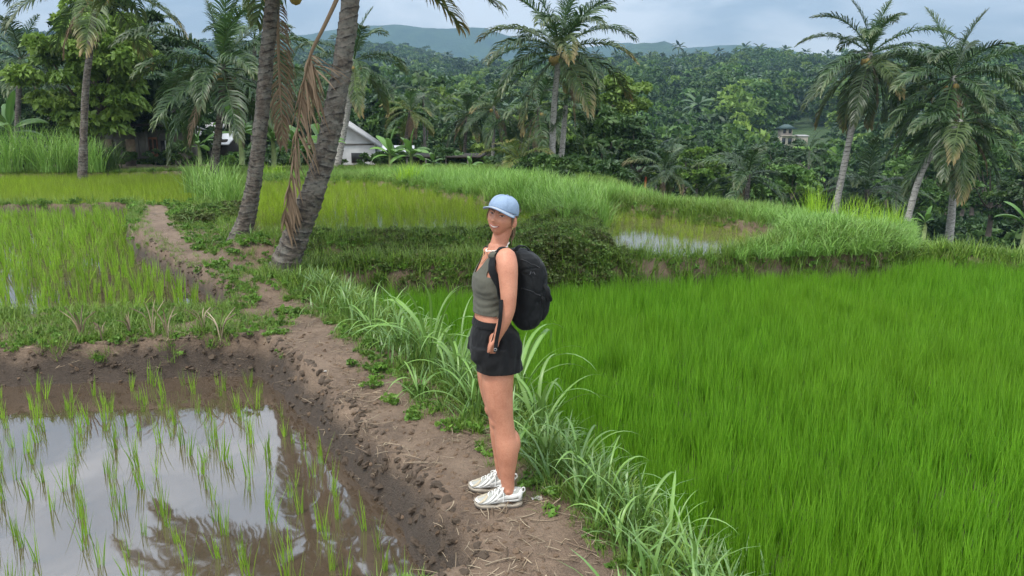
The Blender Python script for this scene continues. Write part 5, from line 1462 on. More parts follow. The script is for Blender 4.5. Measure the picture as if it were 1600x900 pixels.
# head: a sculpted surface in its own frame (x her right, y face, z up)
hf = np.array((-math.sin(R(23)), -math.cos(R(23)), .07)); hf /= np.linalg.norm(hf)
u0 = np.array((.28, .04, 1.0)); u0 -= hf * (u0 @ hf); u0 /= np.linalg.norm(u0)
hr = np.cross(hf, u0)
HM = np.stack([hr, hf, u0], 1)       # columns
HC = W(784, 335.5, -.02)
def g2(x, z, cx, cz, sx, sz): return np.exp(-((x - cx) / sx) ** 2 - ((z - cz) / sz) ** 2)
def head_def(P):
    x, y, z = P[..., 0].copy(), P[..., 1].copy(), P[..., 2].copy()
    lo = np.clip(-z / .112, 0, 1); fr = np.clip(y / .09, 0, 1)
    x = x * (1 - .36 * lo ** 1.7)
    y = np.where(y < 0, y * (1 - .38 * lo ** 1.2), y * (1 - .03 * lo))
    x = x * (1 + .04 * np.exp(-((z - .03) / .05) ** 2))
    ax = np.abs(x)
    dyv = (.0225 * g2(x, z, 0, -.016, .0125, .013) + .015 * g2(x, z, 0, .006, .009, .024) + .006 * g2(ax, z, .013, -.023, .008, .009)      # nose, bridge, wings
           + .004 * g2(ax, z, .03, .036, .022, .009) - .011 * g2(ax, z, .031, .017, .016, .011) + .009 * g2(ax, z, .042, -.016, .019, .016)       # brow, sockets, cheeks
           + .006 * g2(x, z, 0, -.052, .028, .02) + .007 * g2(x, z, 0, -.090, .02, .014) - .004 * g2(x, z, 0, -.071, .02, .006)
           - .003 * g2(ax, z, .033, -.045, .006, .012) + .004 * g2(ax, z, .042, -.043, .012, .016))
    y = y + dyv * fr ** .5
    return np.stack([x, y, z], -1)
def head_grid(n=150, sx=1.0):
    th, ph = np.meshgrid(np.linspace(.01, np.pi - .01, n), np.arange(n * 2) / (n * 2) * 2 * np.pi, indexing='ij')
    P = np.stack([np.sin(th) * np.sin(ph) * .0735, np.sin(th) * np.cos(ph) * .092, np.cos(th) * .112], -1)
    return head_def(P)
def HW(P):
    P = np.array(P, float); P[..., 2] = np.where(P[..., 2] < 0, P[..., 2] * .91, P[..., 2]); return P @ HM.T * .93 + HC
_hg = head_grid().reshape(-1, 3); _hf = _hg[_hg[:, 1] > .0]
def face_y(x, z):
    d = (_hf[:, 0] - x) ** 2 + (_hf[:, 2] - z) ** 2; i = np.argsort(d)[:4]; w = 1 / (d[i] + 1e-8); return float((w * _hf[i, 1]).sum() / w.sum())
G = HW(head_grid()); b0 = body.n; n = G.shape[1]; body.grid(G[:, ::-1], close_v=True)
body.add([G[0].mean(0), G[-1].mean(0)]); i = np.arange(n); j = (i + 1) % n
body.T.append(np.stack([np.full(n, body.n - 2), b0 + j, b0 + i], -1)); body.T.append(np.stack([np.full(n, body.n - 1), b0 + (G.shape[0] - 1) * n + i, b0 + (G.shape[0] - 1) * n + j], -1))
for sg in (-1, 1):                   # ears
    c = HW((sg * .080, -.004, -.010)); Rm = HM @ np.array(Matrix.Rotation(R(32 * sg), 3, 'Z')) @ np.array(Matrix.Rotation(R(-14), 3, 'X'))
    ell(body, c, (.006, .0175, .030), Rm); ell(body, HW((sg * .074, .002, -.03)), (.006, .009, .011), Rm)
bm_ = remesh('person', body, .0042, 3)
V = arr(bm_)
P_ = thing('person', 'smiling woman in blue cap, olive top and black shorts standing on the muddy path', 'person', FEET)
ORG = np.array(FEET); SH = np.array((0, 0, zoff)) - ORG
def fit(me): me.transform(Matrix.Translation(Vector(SH))); return me
def child(name, me, mat, parent=None, label=None, moved=True):
    if moved: fit(me)
    o = link(name, me, mat, parent or P_)
    if label: o['label'] = label
    return o

# top: cloth lying on the body, cut at neckline, armholes and hem
bm_.update(); Nn = nrm(bm_)
c0 = W(770, 420); lat = (V - c0) @ l22; frt = (V - c0) @ f22; z = V[:, 2]
zl = lambda px, py: W(px, py)[2]
z_hem, z_arm, z_v, z_sh = zl(765, 487), zl(785, 424), zl(745, 426), zl(780, 386)
armd = np.full(len(V), 9.0)
for sg in (1, -1):
    A = [W(px, py, d * sg) for (px, py), d in (((791, 401), -.150), ((793, 415), -.172), ((794.5, 440), -.188), ((795, 462), -.198), ((794.5, 480), -.20))]
    for a, b in zip(A[:-1], A[1:]):
        ab = b - a; t = np.clip(((V - a) @ ab) / (ab @ ab), 0, 1); armd = np.minimum(armd, np.linalg.norm(V - a - t[:, None] * ab, axis=1))
alat = np.abs(lat)
neck = np.where(frt > -.01, z_v + (z_sh - z_v) * np.clip(alat / .100, 0, 1.4) ** 1.35, zl(780, 400) + .03 * np.clip(alat / .08, 0, 2))
inn = (z > z_hem) & (z < zl(780, 380)) & (((alat < .125 - .1 * 0) & (z < neck)) | (z < z_arm)) & ~((armd < .058) & (z < zl(790, 470) + 9) & (alat > .125)) & (alat < .185)
def cut(me, keep, off, name, th=.004, sm=3):
    fs = [p for p in me.polygons if all(keep[v] for v in p.vertices)]
    ids = sorted({v for p in fs for v in p.vertices}); mp_ = {v: i for i, v in enumerate(ids)}
    VV = V[ids] + Nn[ids] * off
    bm = bmesh.new(); vv = [bm.verts.new(p) for p in VV]
    for p in fs: bm.faces.new([vv[mp_[v]] for v in p.vertices])
    bv = [v for v in bm.verts if v.is_boundary]
    for _ in range(6):                # even out the cut edge
        new = {}
        for v in bv:
            nb = [e.other_vert(v) for e in v.link_edges if e.is_boundary]
            if len(nb) == 2: new[v] = v.co * .4 + (nb[0].co + nb[1].co) * .3
        for v, c_ in new.items(): v.co = c_
    bmesh.ops.smooth_vert(bm, verts=[v for v in bm.verts if not v.is_boundary], factor=.5, use_axis_x=True, use_axis_y=True, use_axis_z=True)
    out_ = bpy.data.meshes.new(name); bm.to_mesh(out_); bm.free()
    out_.polygons.foreach_set('use_smooth', np.ones(len(out_.polygons), bool)); return out_
tm = cut(bm_, inn, .005, 'tank_top')
VV = arr(tm); Nt = nrm(tm); zz = VV[:, 2]
wr = np.exp(-((zz - zl(770, 468)) / .07) ** 2)             # creases gathered at the waist
VV += Nt * (.0016 * wr * np.sin(zz * 170 + 26 * vnoise(VV[:, 0] + VV[:, 1], zz * .5, 7, 3)) + .005 * fbm(VV[:, 0] * 1.2 - VV[:, 1] * .5, zz * 1.6, 11, 3, 5))[:, None]
setco(tm, VV)
o = child('tank_top', tm, m_top); md = o.modifiers.new('thickness', 'SOLIDIFY'); md.thickness = .003; md.offset = 1
for sg in (1, -1):                   # hem bands of the neckline
    pts = [W(744, 426) + f22 * .012 + l22 * .004 * sg, W(750, 414) + l22 * .035 * sg + f22 * .004, W(760, 402) + l22 * .065 * sg + f22 * .002, W(772, 390) + l22 * .088 * sg]
# shorts
sh = MB()
SHS = [(497, 738, 795, .140, 14), (505, 737, 798, .146, 13), (520, 733, 810, .168, 12), (540, 731, 815, .176, 10), (550, 733, 815, .172, 8)]
loft(sh, [sec(*t) for t in SHS], 48)
f6, l6 = frame(6)
def sleg(dy, dx, hem, x0, x1):
    S = []
    for t, (xa, xb, py) in enumerate(((738, 812, 535), (736, 814, 552), (x0, x1, hem - 8), (x0 - 1, x1 + 1, hem))):
        c = W((xa + xb) / 2, py) + np.array((dx, dy, 0)); h = (W(xb, py) - W(xa, py))[0] / 2
        S.append((c + (np.array((0, 0, .0))), h, .088 + .002 * t, f6, l6))
    loft(sh, S, 36)
sleg(-.095, .0, 573, 746, 816); sleg(.105, -.034, 563, 744, 812)
for q in (-.08, .08): ell(sh, W(791, 546, q), (.086, .088, .10))
sm_ = remesh('shorts', sh, .005, 6)
VV = arr(sm_); Ns = nrm(sm_)
dn = np.clip((zl(770, 500) - VV[:, 2]) / .25, 0, 1)
fold = np.sin(VV[:, 0] * 95 + VV[:, 1] * 60 + 5 * vnoise(VV[:, 0], VV[:, 2], 14, 9) - VV[:, 2] * 22)
VV += Ns * (.0045 * fold * (.35 + .65 * dn) * sstep(.75, .4, np.abs(Ns[:, 2])) + .008 * fbm(VV[:, 0] - VV[:, 1], VV[:, 2], 13, 3, 8))[:, None]
setco(sm_, VV)
# pocket mouth: the cloth is pressed inwards where the hand goes in
hp = W(770, 537, -.176); d = VV - hp
k_ = np.exp(-(d[:, 0] / .026) ** 2 - (d[:, 2] / .034) ** 2) * (d[:, 1] < .05)
VV[:, 1] += .05 * k_
setco(sm_, VV)
so = child('shorts', sm_, m_short)
wb_ = MB(); S = [sec(t[0], t[1], t[2], t[3], t[4], .004) for t in ((495.5, 740, 794, .134, 14), (498, 739, 795, .137, 14), (503, 737.5, 797, .143, 14), (506.5, 737, 798, .145, 13))]
loft(wb_, S, 90, cap=False); me = wb_.mesh('waistband'); VV = arr(me); Nb = nrm(me); an = np.arctan2(VV[:, 1] - YW, VV[:, 0] - c0[0]); VV += Nb * (.0022 * np.sin(an * 46))[:, None]; setco(me, VV)
o = child('waistband', me, m_short, so, moved=True); md = o.modifiers.new('t', 'SOLIDIFY'); md.thickness = .006
po = MB(); po.tube(bez([W(775, 512, -.186), W(770, 528, -.192), W(765, 545, -.192), W(762.5, 560, -.186)], 10), .0028, 6)
child('pocket_edge', po.mesh('pocket_edge'), m_short, so)

# face parts, each lying on the face
def patch(name, xs, zt, zb, mat, lift=.0012, thick=.0016, parent=None, rows_=4):
    G = []
    for x_, a, b in zip(xs, zt, zb):
        G.append([HW((x_, face_y(x_, a + (b - a) * t) + lift, a + (b - a) * t)) for t in np.linspace(0, 1, rows_)])
    mb = MB(); mb.grid(np.array(G)); o = child(name, mb.mesh(name), mat, parent)
    md = o.modifiers.new('t', 'SOLIDIFY'); md.thickness = thick; md.offset = 0; return o
t = np.linspace(-1, 1, 15); arch = 1 - t * t
mw = .0305
smile = lambda q: -.0415 - .0125 * (1 - np.abs(q) ** 1.8)          # corners up
patch('mouth', t * mw, smile(t) + .0052 * arch ** .7, smile(t) - .0078 * arch ** .7, m_mouth, .0008)
patch('teeth', t * mw * .9, smile(t) + .0048 * arch ** .7, smile(t) - .0045 * arch ** .7, m_teeth, .0018)
patch('upper_lip', t * (mw + .002), smile(t) + .0082 * arch ** .6 + .0003, smile(t) + .0042 * arch ** .7 - .0004, m_lip, .0026, .003)
patch('lower_lip', t * (mw + .001), smile(t) - .0052 * arch ** .7, smile(t) - .0122 * arch ** .6 - .0003, m_lip, .0022, .003)
for sg in (-1, 1):
    tt = np.linspace(-1, 1, 11); ar = 1 - tt * tt
    xs = sg * (.031 + tt * .0135)
    patch('eye', xs, 0.0165 + .0026 * ar + .0012 * tt, .0165 - .0020 * ar + .0012 * tt, m_eye, .0012)
    xi = sg * .031 + np.linspace(-1, 1, 7) * .0052
    patch('iris', xi, .0165 + .0026 * np.sqrt(1 - np.linspace(-1, 1, 7) ** 2 * .98), .0165 - .0020 * np.sqrt(1 - np.linspace(-1, 1, 7) ** 2 * .98), m_dark, .0022, .0014)
    patch('eyelashes', xs, .0175 + .0052 * ar + .0016 * tt, .0175 + .0024 * ar + .0012 * tt, m_dark, .0028, .0022, rows_=3)
    xb = sg * (.032 + tt * .020)
    patch('eyebrow', xb, .0335 + .0055 * (1 - (tt - .15) ** 2) - .0004 + .0018 * (1 - tt), .0325 + .0042 * (1 - (tt - .15) ** 2) - .0022 * (1 - tt), m_hair, .0018, .0025, rows_=3)
# hair: pulled back under the cap, loose tail behind the ear
hg = head_grid(60)
hr_ = MB(); th_n = hg.shape[0]
hair = hg * np.array((1.045, 1.06, 1.03))
keepm = lambda q: (q[..., 1] < np.where(q[..., 2] > .022, .030, -.022)) & (q[..., 2] > -.055)
GI = np.arange(hg.shape[0] * hg.shape[1]).reshape(hg.shape[:2]); gj = np.roll(GI, -1, 1)
Q = np.stack([GI[:-1], GI[1:], gj[1:], gj[:-1]], -1).reshape(-1, 4)
kk = keepm(hair).reshape(-1); Q = Q[kk[Q].all(1)]
hv = HW(hair).reshape(-1, 3); used, inv = np.unique(Q, return_inverse=True)
hr_.add(hv[used], inv.reshape(-1, 4)[:, ::-1])
ho = child('hair', hr_.mesh('hair'), m_hair)
md = ho.modifiers.new('t', 'SOLIDIFY'); md.thickness = .007; md.offset = 0
pt_ = MB(); r_ = np.random.RandomState(4)
for q in range(26):
    a = np.array((-.045 + r_.normal(0, .012), -.062 + r_.normal(0, .012), -.035)); e = np.array((-.05 + r_.normal(0, .016), -.062 + r_.normal(0, .016), -.125 + r_.normal(0, .016)))
    pt_.tube(bez([HW(a), HW((a + e) / 2 + (r_.normal(0, .006), -.012, 0)), HW(e)], 8), np.linspace(.0055, .0015, 8), 5)
child('hair_tail', pt_.mesh('hair_tail'), m_hair, ho)
for sg in (-1, 1):
    for q in range(7):
        pt_ = MB(); a = np.array((sg * .071, .036 - q * .004, .03 + r_.normal(0, .002))); e = np.array((sg * (.0765 + r_.normal(0, .002)), .020 - q * .003, -.028 + r_.normal(0, .012)))
        pt_.tube(bez([HW(a), HW((a + e) / 2 + (sg * .004, .004, 0)), HW(e)], 7), np.linspace(.0028, .0009, 7), 5)
        child('hair_strand', pt_.mesh('hair_strand'), m_hair, ho)
# cap
cp_ = MB(); nth = 22; nph = 64
th, ph = np.meshgrid(np.linspace(.0, 1.0, nth), np.arange(nph) / nph * 2 * np.pi, indexing='ij')
zlow = .034 + .020 * np.cos(ph) - .022 * (np.cos(ph) < -.3) * (np.abs(np.cos(ph)) - .3)
ztop = .124
an = th * np.pi / 2
zz_ = zlow + (ztop - zlow) * np.cos(an) ** .9
rr_ = np.sin(an) ** .72
seam = 1 + .010 * np.abs(np.sin(ph * 3)) ** .4
G = np.stack([.0835 * rr_ * seam * np.sin(ph), .1035 * rr_ * seam * np.cos(ph) - .002, zz_], -1)
G = G + (.0022 * fbm(G[..., 0] * 30, G[..., 2] * 30 + G[..., 1] * 20, 1, 3, 2))[..., None] * np.array((1, 1, .5))
CG = G.copy(); cp_.grid(HW(G)[:, ::-1], close_v=True)
co = child('cap', cp_.mesh('cap'), m_cap); md = co.modifiers.new('t', 'SOLIDIFY'); md.thickness = .004
# brim
a = np.linspace(-1.32, 1.32, 27); k = np.linspace(0, 1, 9)
A_, K_ = np.meshgrid(a, k, indexing='ij')
rx, ry = .084 , .1035
ext = .066 * np.cos(A_ * .98) ** .75
bx_ = (rx + .012 * K_) * np.sin(A_); by_ = ry * np.cos(A_) + ext * K_ - .002
bz_ = .055 + .004 * K_ * np.cos(A_) - .026 * np.sin(A_) ** 2 * (1 + .35 * K_) + .010 * 0
G = np.stack([bx_, by_, bz_ + .0], -1)
br = MB(); br.grid(HW(G)); o = child('brim', br.mesh('brim'), m_cap, co); md = o.modifiers.new('t', 'SOLIDIFY'); md.thickness = .0045; md.offset = 0
for kx in (.35, .6, .85):
    i = int(kx * 8); st_ = MB(); st_.tube(HW(G[1:-1, i] + np.array((0, 0, .0032))), .0008, 5); child('stitching', st_.mesh('stitching'), m_white, co)
for q in range(6):
    i = int((q * np.pi / 3 + np.pi / 6) / (2 * np.pi) * nph) % nph; sm2 = MB(); sm2.tube(HW(CG[1:, i] * 1.004), .0010, 5); child('seam', sm2.mesh('seam'), m_cap, co)
bt = MB(); ell(bt, HW((0, -.002, .125)), (.007, .007, .004), HM, 10); child('cap_button', bt.mesh('cap_button'), m_cap, co)
ba = MB(); ba.tube(HW(np.stack([.0845 * np.sin(np.linspace(-1.5, 1.5, 30)), .1045 * np.cos(np.linspace(-1.5, 1.5, 30)) - .002, .053 - .022 * np.sin(np.linspace(-1.5, 1.5, 30)) ** 2 + .002], -1)), .0024, 6); child('cap_band', ba.mesh('cap_band'), m_cap, co)
# jewellery
ang = np.linspace(0, 2 * np.pi, 60, endpoint=False)
nc = W(780, 383)
lay = np.stack([np.cos(ang)[:, None] * f22 * .064 + np.sin(ang)[:, None] * l22 * .066], 0)[0]
ring = nc + lay + np.array((0, 0, 1.0)) * (-.020 * np.cos(ang) - .002)[:, None]
tree_ = None
from mathutils.bvhtree import BVHTree
bvh = BVHTree.FromPolygons([tuple(v) for v in V], [tuple(p.vertices) for p in bm_.polygons])
def onskin(p, off):
    l_, n_, _, _ = bvh.find_nearest(Vector(p)); return np.array(l_ + n_ * off)
nk = MB()
for p in ring: ell(nk, onskin(p, .003), (.0036, .0036, .0036), None, 7)
child('bead_necklace', nk.mesh('bead_necklace'), m_pearl)
ch = MB(); pts = [onskin(W(770, 388) + l22 * s_ * .07 + f22 * (.06) - np.array((0, 0, .075 * (1 - abs(s_) ** 1.6))), .002) for s_ in np.linspace(-1, 1, 21)]
ch.tube(pts, .0012, 5); child('fine_chain', ch.mesh('fine_chain'), m_gold)
er = MB(); er.tube([HW((-.081 + .0 * math.cos(q), .004 + .008 * math.sin(q), -.045 + .008 * math.cos(q))) for q in np.linspace(0, 6.28, 14)], .0015, 5); child('earring', er.mesh('earring'), m_gold)
child('body', bm_, skin, moved=True)

# shoes
def shoe(dy, dx, yaw):
    c = np.array((FEET[0], FEET[1], 0)) + np.array((dx, dy, 0)); c[2] = gz(c[0], c[1]) - ORG[2] - 0.003
    Rz = np.array(Matrix.Rotation(R(180 + yaw), 3, 'Z'))
    T = lambda P: np.asarray(P) @ Rz.T * np.array((.94, .97, 1)) + (c - np.array((ORG[0], ORG[1], 0)))
    s = np.array((-.088, -.080, -.06, -.03, .0, .03, .06, .09, .12, .15, .17, .182, .188))          # heel .. toe
    w = np.array((.020, .030, .036, .037, .036, .036, .039, .043, .046, .043, .034, .022, .008))
    top = np.array((.094, .108, .110, .108, .112, .112, .100, .084, .071, .061, .054, .046, .038))
    bot = np.array((.030, .026, .024, .023, .022, .021, .020, .020, .021, .024, .027, .030, .034))
    n = 28; a = np.arange(n) / n * 2 * np.pi
    G = []
    for i in range(len(s)):
        h = (top[i] - bot[i]) / 2; cz = (top[i] + bot[i]) / 2
        ex = np.sin(a); wy = np.cos(a) * w[i] * (1 - .42 * np.clip(ex, 0, 1) ** 1.3)
        G.append(np.stack([np.full(n, s[i]), wy, cz + h * np.sign(ex) * np.abs(ex) ** .9], -1))
    G = np.array(G)
    up = MB(); up.grid(T(G), close_v=True)
    up.add([T(G[0].mean(0)), T(G[-1].mean(0))]); i = np.arange(n); j = (i + 1) % n
    up.T.append(np.stack([np.full(n, up.n - 2), j, i], -1)); up.T.append(np.stack([np.full(n, up.n - 1), (len(s) - 1) * n + i, (len(s) - 1) * n + j], -1))
    so_ = child('shoe', up.mesh('shoe'), m_grey, moved=False)
    # wavy chunky sole and dark muddy tread
    sl = MB(); so2 = MB()
    for mb_, z0, z1, gr in ((sl, .010, .030, .003), (so2, .0, .013, .001)):
        rings = []
        for zz_ in np.linspace(z0, z1, 5):
            t_ = (zz_ - z0) / (z1 - z0); ring_ = []
            for sd in (1, -1):
                idx = range(len(s)) if sd > 0 else range(len(s) - 1, -1, -1)
                for q in idx:
                    rise = .014 * np.clip((s[q] - .11) / .08, 0, 1) ** 1.5 + .006 * np.clip((-.055 - s[q]) / .03, 0, 1)
                    wv = .005 * math.sin(s[q] * 70) * t_
                    ring_.append((s[q] * 1.02 + .002, sd * (w[q] + gr + .003 * math.sin(t_ * 3.1)), zz_ + rise + wv))
            rings.append(ring_)
        Gs = np.array(rings); mb_.grid(T(Gs)[:, ::-1], close_v=True); m_ = Gs.shape[1]
        for kx in (0, 4):
            h_ = m_ // 2; o_ = kx * m_; 
            for q in range(h_ - 1): mb_.Q.append(np.array([[o_ + q, o_ + q + 1, o_ + m_ - 2 - q, o_ + m_ - 1 - q]])) 
    child('sole', sl.mesh('sole'), m_sole, so_, moved=False); child('tread', so2.mesh('tread'), m_mud, so_, moved=False)
    def surf(x_, ang_, off):          # a point on the upper
        h = np.interp(x_, s, (top - bot) / 2) + off; cz = np.interp(x_, s, (top + bot) / 2); ww = np.interp(x_, s, w) + off
        ex = math.sin(ang_); return np.array((x_, math.cos(ang_) * ww * (1 - .42 * max(ex, 0) ** 1.3), cz + h * np.sign(ex) * abs(ex) ** .9))
    def strip(pts, wd, mat, off=.0022, name='overlay'):
        P = bez([(x_, a_, 0) for x_, a_ in pts], 14); mb_ = MB(); Gq = []
        for q in range(14):
            x_, a_ = P[q][:2]; d_ = P[min(q + 1, 13)] - P[max(q - 1, 0)]; nn = np.array((-d_[1] * .045, d_[0] / .045)); nn = nn / (np.hypot(nn[0], nn[1] * .045) + 1e-9)
            ww = wd * (1 - .5 * abs(q / 13 - .4))
            Gq.append([surf(x_ + nn[0] * e * ww, a_ + nn[1] * e * ww, off * (1.15 - abs(e))) for e in (-1, -.4, .4, 1)])
        mb_.grid(T(np.array(Gq))); o_ = child(name, mb_.mesh(name), mat, so_, moved=False); md = o_.modifiers.new('t', 'SOLIDIFY'); md.thickness = .002; md.offset = 0
    for side in (1, -1):
        A0 = lambda q: q if side > 0 else math.pi - q
        strip([(-.085, A0(.5)), (-.06, A0(.15)), (-.02, A0(.05)), (.02, A0(-.1)), (.06, A0(-.2))], .012, m_white)
        strip([(-.075, A0(-.5)), (-.03, A0(-.55)), (.03, A0(-.6)), (.09, A0(-.5)), (.15, A0(-.45)), (.178, A0(-.3))], .012, m_white)
        strip([(-.02, A0(.5)), (.0, A0(.1)), (.03, A0(-.25)), (.07, A0(-.45))], .008, m_white)
        strip([(.02, A0(.95)), (.04, A0(.4)), (.07, A0(.0)), (.11, A0(-.3))], .009, m_white)
        strip([(.06, A0(1.0)), (.08, A0(.5)), (.11, A0(.1)), (.145, A0(-.2))], .008, m_white)
        strip([(.115, A0(1.2)), (.13, A0(.6)), (.15, A0(.2)), (.17, A0(-.1))], .009, m_beige, name='toe_panel')
        strip([(-.086, A0(.9)), (-.078, A0(.4)), (-.075, A0(.0)), (-.072, A0(-.5))], .012, m_white, name='heel_panel')
        strip([(-.05, A0(.9)), (-.02, A0(.75)), (.01, A0(.85)), (.04, A0(1.1))], .007, m_white, name='collar')
    strip([(.12, math.pi / 2), (.15, math.pi / 2), (.175, math.pi / 2)], .013, m_beige, name='toe_panel')
    strip([(.165, .1), (.182, .6), (.186, math.pi / 2), (.182, math.pi - .6), (.165, math.pi - .1)], .011, m_white, name='toe_cap')
    for q in range(5):                # laces across the tongue
        x_ = .035 + q * .018; lm = MB(); lm.tube([T(surf(x_ + .004 * (1 if e > 0 else -1) * (q % 2 * 2 - 1), math.pi / 2 + e, .004)) for e in np.linspace(-.75, .75, 7)], .0026, 6); child('lace', lm.mesh('lace'), m_lace, so_, moved=False)
    k0 = surf(.03, math.pi / 2, .008)
    for e in (-1, 1):                 # bow loops and ends
        lm = MB(); lm.tube(bez([T(k0 + np.array(p)) for p in ((0, 0, 0), (-.01, e * .022, .006), (.0, e * .042, -.012), (.02, e * .046, -.036), (.03, e * .038, -.022), (.012, e * .012, -.002), (0, 0, 0))], 22), .0022, 6); child('lace_loop', lm.mesh('lace_loop'), m_lace, so_, moved=False)
        lm = MB(); lm.tube(bez([T(k0 + np.array(p)) for p in ((0, 0, 0), (.0, e * .03, -.006), (-.006, e * .044, -.035), (-.004, e * .047, -.072))], 12), .0022, 6); child('lace_end', lm.mesh('lace_end'), m_lace, so_, moved=False)
    lm = MB(); lm.tube(bez([T((-.086, 0, .07)), T((-.104, 0, .088)), T((-.098, 0, .106)), T((-.082, 0, .096))], 10), .0035, 6); child('heel_loop', lm.mesh('heel_loop'), m_white, so_, moved=False)
    tg_ = MB(); tg_.grid(T(np.array([[surf(.0 + .03 * q, math.pi / 2, 0) + np.array((-.012 * (1 - q), e * .02, .024 * (1 - q) - .004 * e * e)) for e in (-1, -.5, 0, .5, 1)] for q in np.linspace(0, 1, 5)]))); o_ = child('tongue', tg_.mesh('tongue'), m_white, so_, moved=False); md = o_.modifiers.new('t', 'SOLIDIFY'); md.thickness = .006; md.offset = 0
FXo = (W(795, 768) - ORG)[0]
shoe(-.085, FXo - .008, 4); shoe(.095, FXo - .050, -3)

# ------------------------------------------------------------------ backpack on her back
BP = thing('backpack', 'black backpack worn on the back of the woman in the blue cap', 'backpack', W(826, 505) + np.array((0, .02, zoff)))
BO = np.array(BP.location)
def bchild(name, me, mat, parent=None):
    me.transform(Matrix.Translation(Vector(np.array((0, 0, zoff)) - BO))); return link(name, me, mat, parent or BP)
f14, l14 = frame(14)
bk = MB()
PK = [(386, 803, 820, .07), (389, 800, 829, .10), (396, 799, 840, .125), (408, 800, 848, .138), (424, 801, 851.5, .142), (440, 801, 852, .143), (458, 801, 851, .143), (476, 801, 849, .142), (490, 801, 845, .138), (501, 803, 839, .128), (507, 806, 833, .11), (510, 809, 828, .08)]
S = []
for py, xa, xb, lt in PK:
    a, h = W((xa + xb) / 2, py, .02), (W(xb, py) - W(xa, py))[0] / 2
    S.append((a, h, lt, f14, l14))
loft(bk, S, 48, 3.4)
me = remesh('pack', bk, .006, 3); VV = arr(me); Nb = nrm(me)
VV += Nb * (.009 * fbm(VV[:, 0] * 1.4 + VV[:, 1], VV[:, 2] * 1.2, 9, 3, 21) - .004 * (np.abs(vnoise(VV[:, 0] + VV[:, 1] * .6, VV[:, 2], 16, 4)) < .03))[:, None]; setco(me, VV)
pk = bchild('pack', me, m_pack)
fp = MB(); S = []
for py, xa, xb, lt in [(440, 838, 852, .09), (446, 836, 857, .105), (462, 836, 858, .11), (482, 834, 854, .11), (494, 832, 848, .10), (498, 832, 843, .08)]:
    a, h = W((xa + xb) / 2, py, .02), (W(xb, py) - W(xa, py))[0] / 2; S.append((a, h, lt, f14, l14))
loft(fp, S, 36, 3); bchild('front_pocket', remesh('front_pocket', fp, .006, 3), m_pack)
def ribbon(pts, nrm_, wd, th_, n=24):
    P = bez(pts, n); T = np.gradient(P, axis=0); T /= np.linalg.norm(T, axis=1)[:, None]
    Nr = bez(nrm_, n) if len(nrm_) == len(pts) else np.tile(nrm_[0], (n, 1)); S_ = np.cross(T, Nr); S_ /= np.linalg.norm(S_, axis=1)[:, None]; Nr = np.cross(S_, T)
    a = np.arange(12) / 12 * 2 * np.pi; c_, s_ = np.cos(a), np.sin(a); sq = (np.abs(c_) ** 4 + np.abs(s_) ** 4) ** -.25
    G = P[:, None] + (wd / 2 * c_ * sq)[None, :, None] * S_[:, None] + (th_ / 2 * s_ * sq)[None, :, None] * Nr[:, None]
    mb = MB(); mb.grid(G, close_v=True); b0 = 0
    for k in (0, n - 1): mb.add(G[k]); mb.T.append(np.array([[mb.n - 12, mb.n - 12 + q, mb.n - 12 + q + 1] for q in range(1, 11)]))
    return mb
def strap(sg):
    pts, nn = [], []
    for (px, py), lt in (((806, 388), .075), ((798, 382), .085), ((789, 379), .095), ((780, 384), .103), ((775, 394), .110), ((772, 408), .118), ((774, 424), .126), ((778, 442), .134), ((783, 460), .140), ((790, 476), .142), ((802, 490), .140)):
        q = W(px, py, -lt)
        if sg < 0: q = q - 2 * ((q - W(772, py)) @ l22) * l22
        l_, n_, _, dd = bvh.find_nearest(Vector(q)); q2 = np.array(l_ + n_ * .012)
        if np.linalg.norm(q2 - q) < (.07 if sg > 0 else .2) and 379 <= py <= 462: q = q2
        pts.append(q); nn.append(np.array(n_))
    return ribbon(pts, nn, .042, .011, 60)
for sg in (1, -1): bchild('shoulder_strap', strap(sg).mesh('shoulder_strap'), m_pack)
Yn = np.array((-.15, -1.0, .0))
bchild('strap_tail', ribbon([W(783, 468, -.225), W(782, 490, -.245), W(780, 510, -.238), W(776, 530, -.222), W(773.5, 553, -.222)], [Yn], .020, .003, 20).mesh('strap_tail'), m_pack)
rg = MB(); q = W(773.6, 548, -.228); rg.tube([q + np.array((math.cos(a) * .007, -.004, math.sin(a) * .007)) for a in np.linspace(0, 6.28, 14)], .0016, 6)
bchild('ring', rg.mesh('ring'), plain('steel_ring', (.3, .3, .3), .4, .5, .1, 20, metal=.8))
hd = ribbon([W(806, 389, -.02), W(812, 382, .0), W(822, 383, .03), W(829, 390, .04)], [np.array((0, -.2, 1.0))], .022, .008, 16); bchild('handle', hd.mesh('handle'), m_pack)
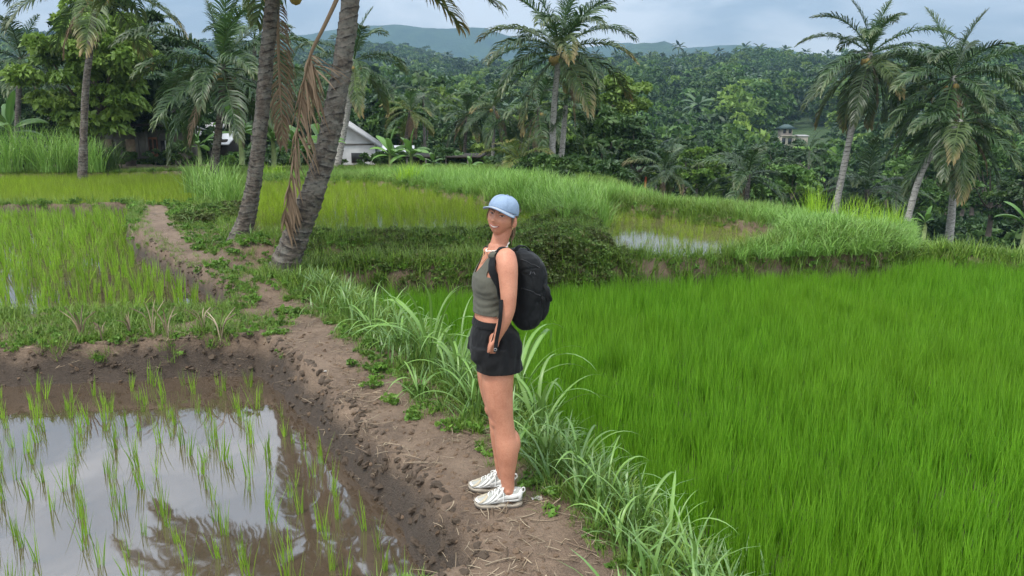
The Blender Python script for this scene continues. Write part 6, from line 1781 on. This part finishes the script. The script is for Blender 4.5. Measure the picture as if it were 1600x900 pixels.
for pts, wd in (([W(850, 440, -.09), W(856, 452, -.12), W(861, 462, -.12), W(863, 468, -.11), W(860, 468, -.10), W(853, 455, -.09), W(849, 446, -.08)], .016),
                ([W(848, 470, -.10), W(852, 474, -.11), W(854, 481, -.11)], .01), ([W(846, 462, -.1), W(850, 466, -.12), W(852, 474, -.115)], .014), ([W(826, 506, -.1), W(830, 511, -.11), W(829, 515, -.11)], .012)):
    bchild('webbing_strap', ribbon(pts, [Yn], wd, .004, 20).mesh('webbing_strap'), m_pack)
for py0, xx, dep in ((402, 0, 0), (450, 0, 0)):
    zp = MB(); P = []
    bvp = BVHTree.FromPolygons([tuple(v.co) for v in pk.data.vertices], [tuple(p.vertices) for p in pk.data.polygons])
    for t_ in np.linspace(0, 1, 16):
        q = Vector(W(806 + 42 * t_, py0 + 14 * t_ * t_, -.14)) + Vector(np.array((0, 0, zoff)) - BO); l_, n_, _, _ = bvp.find_nearest(q); P.append(np.array(l_ + n_ * .001))
    zp.tube(P, .0026, 6); link('zip', zp.mesh('zip'), plain('zip_tape', (.012, .012, .013), .5), BP)
# small stitched peak emblem on the pack's side
em = MB(); P = []
for a, b in ((831, 428), (833, 423.5), (834.5, 426), (836, 424.5), (838, 428.5)):
    q = Vector(W(a, b, -.14)) + Vector(np.array((0, 0, zoff)) - BO); l_, n_, _, _ = bvp.find_nearest(q); P.append(np.array(l_ + n_ * .001))
em.tube(P, .0011, 5); link('emblem', em.mesh('emblem'), plain('grey_thread', (.10, .10, .11), .6), BP)

P_.scale = (.985,) * 3; P_.location = Vector(FEET + np.array((0, .05, 0)))
BP.scale = (.985,) * 3; BP.location = Vector(FEET + np.array((0, .05, 0)) + .985 * (BO - FEET))
# ------------------------------------------------------------------ humid air
hz, nt, N, L, b = mat_new('humid_air')
N.remove(b)
pv = N.new('ShaderNodeVolumePrincipled')
pv.inputs['Color'].default_value = (0.225, 0.335, 0.47, 1)
pv.inputs['Density'].default_value = 0.00042
pv.inputs['Anisotropy'].default_value = 0.1
L.new(pv.outputs['Volume'], N['Material Output'].inputs['Volume'])
mb = MB(); mb.box((0, 1500, 215), (9000, 3160, 560))
o = link('haze', mb.mesh('haze', False), hz); o['kind'] = 'stuff'
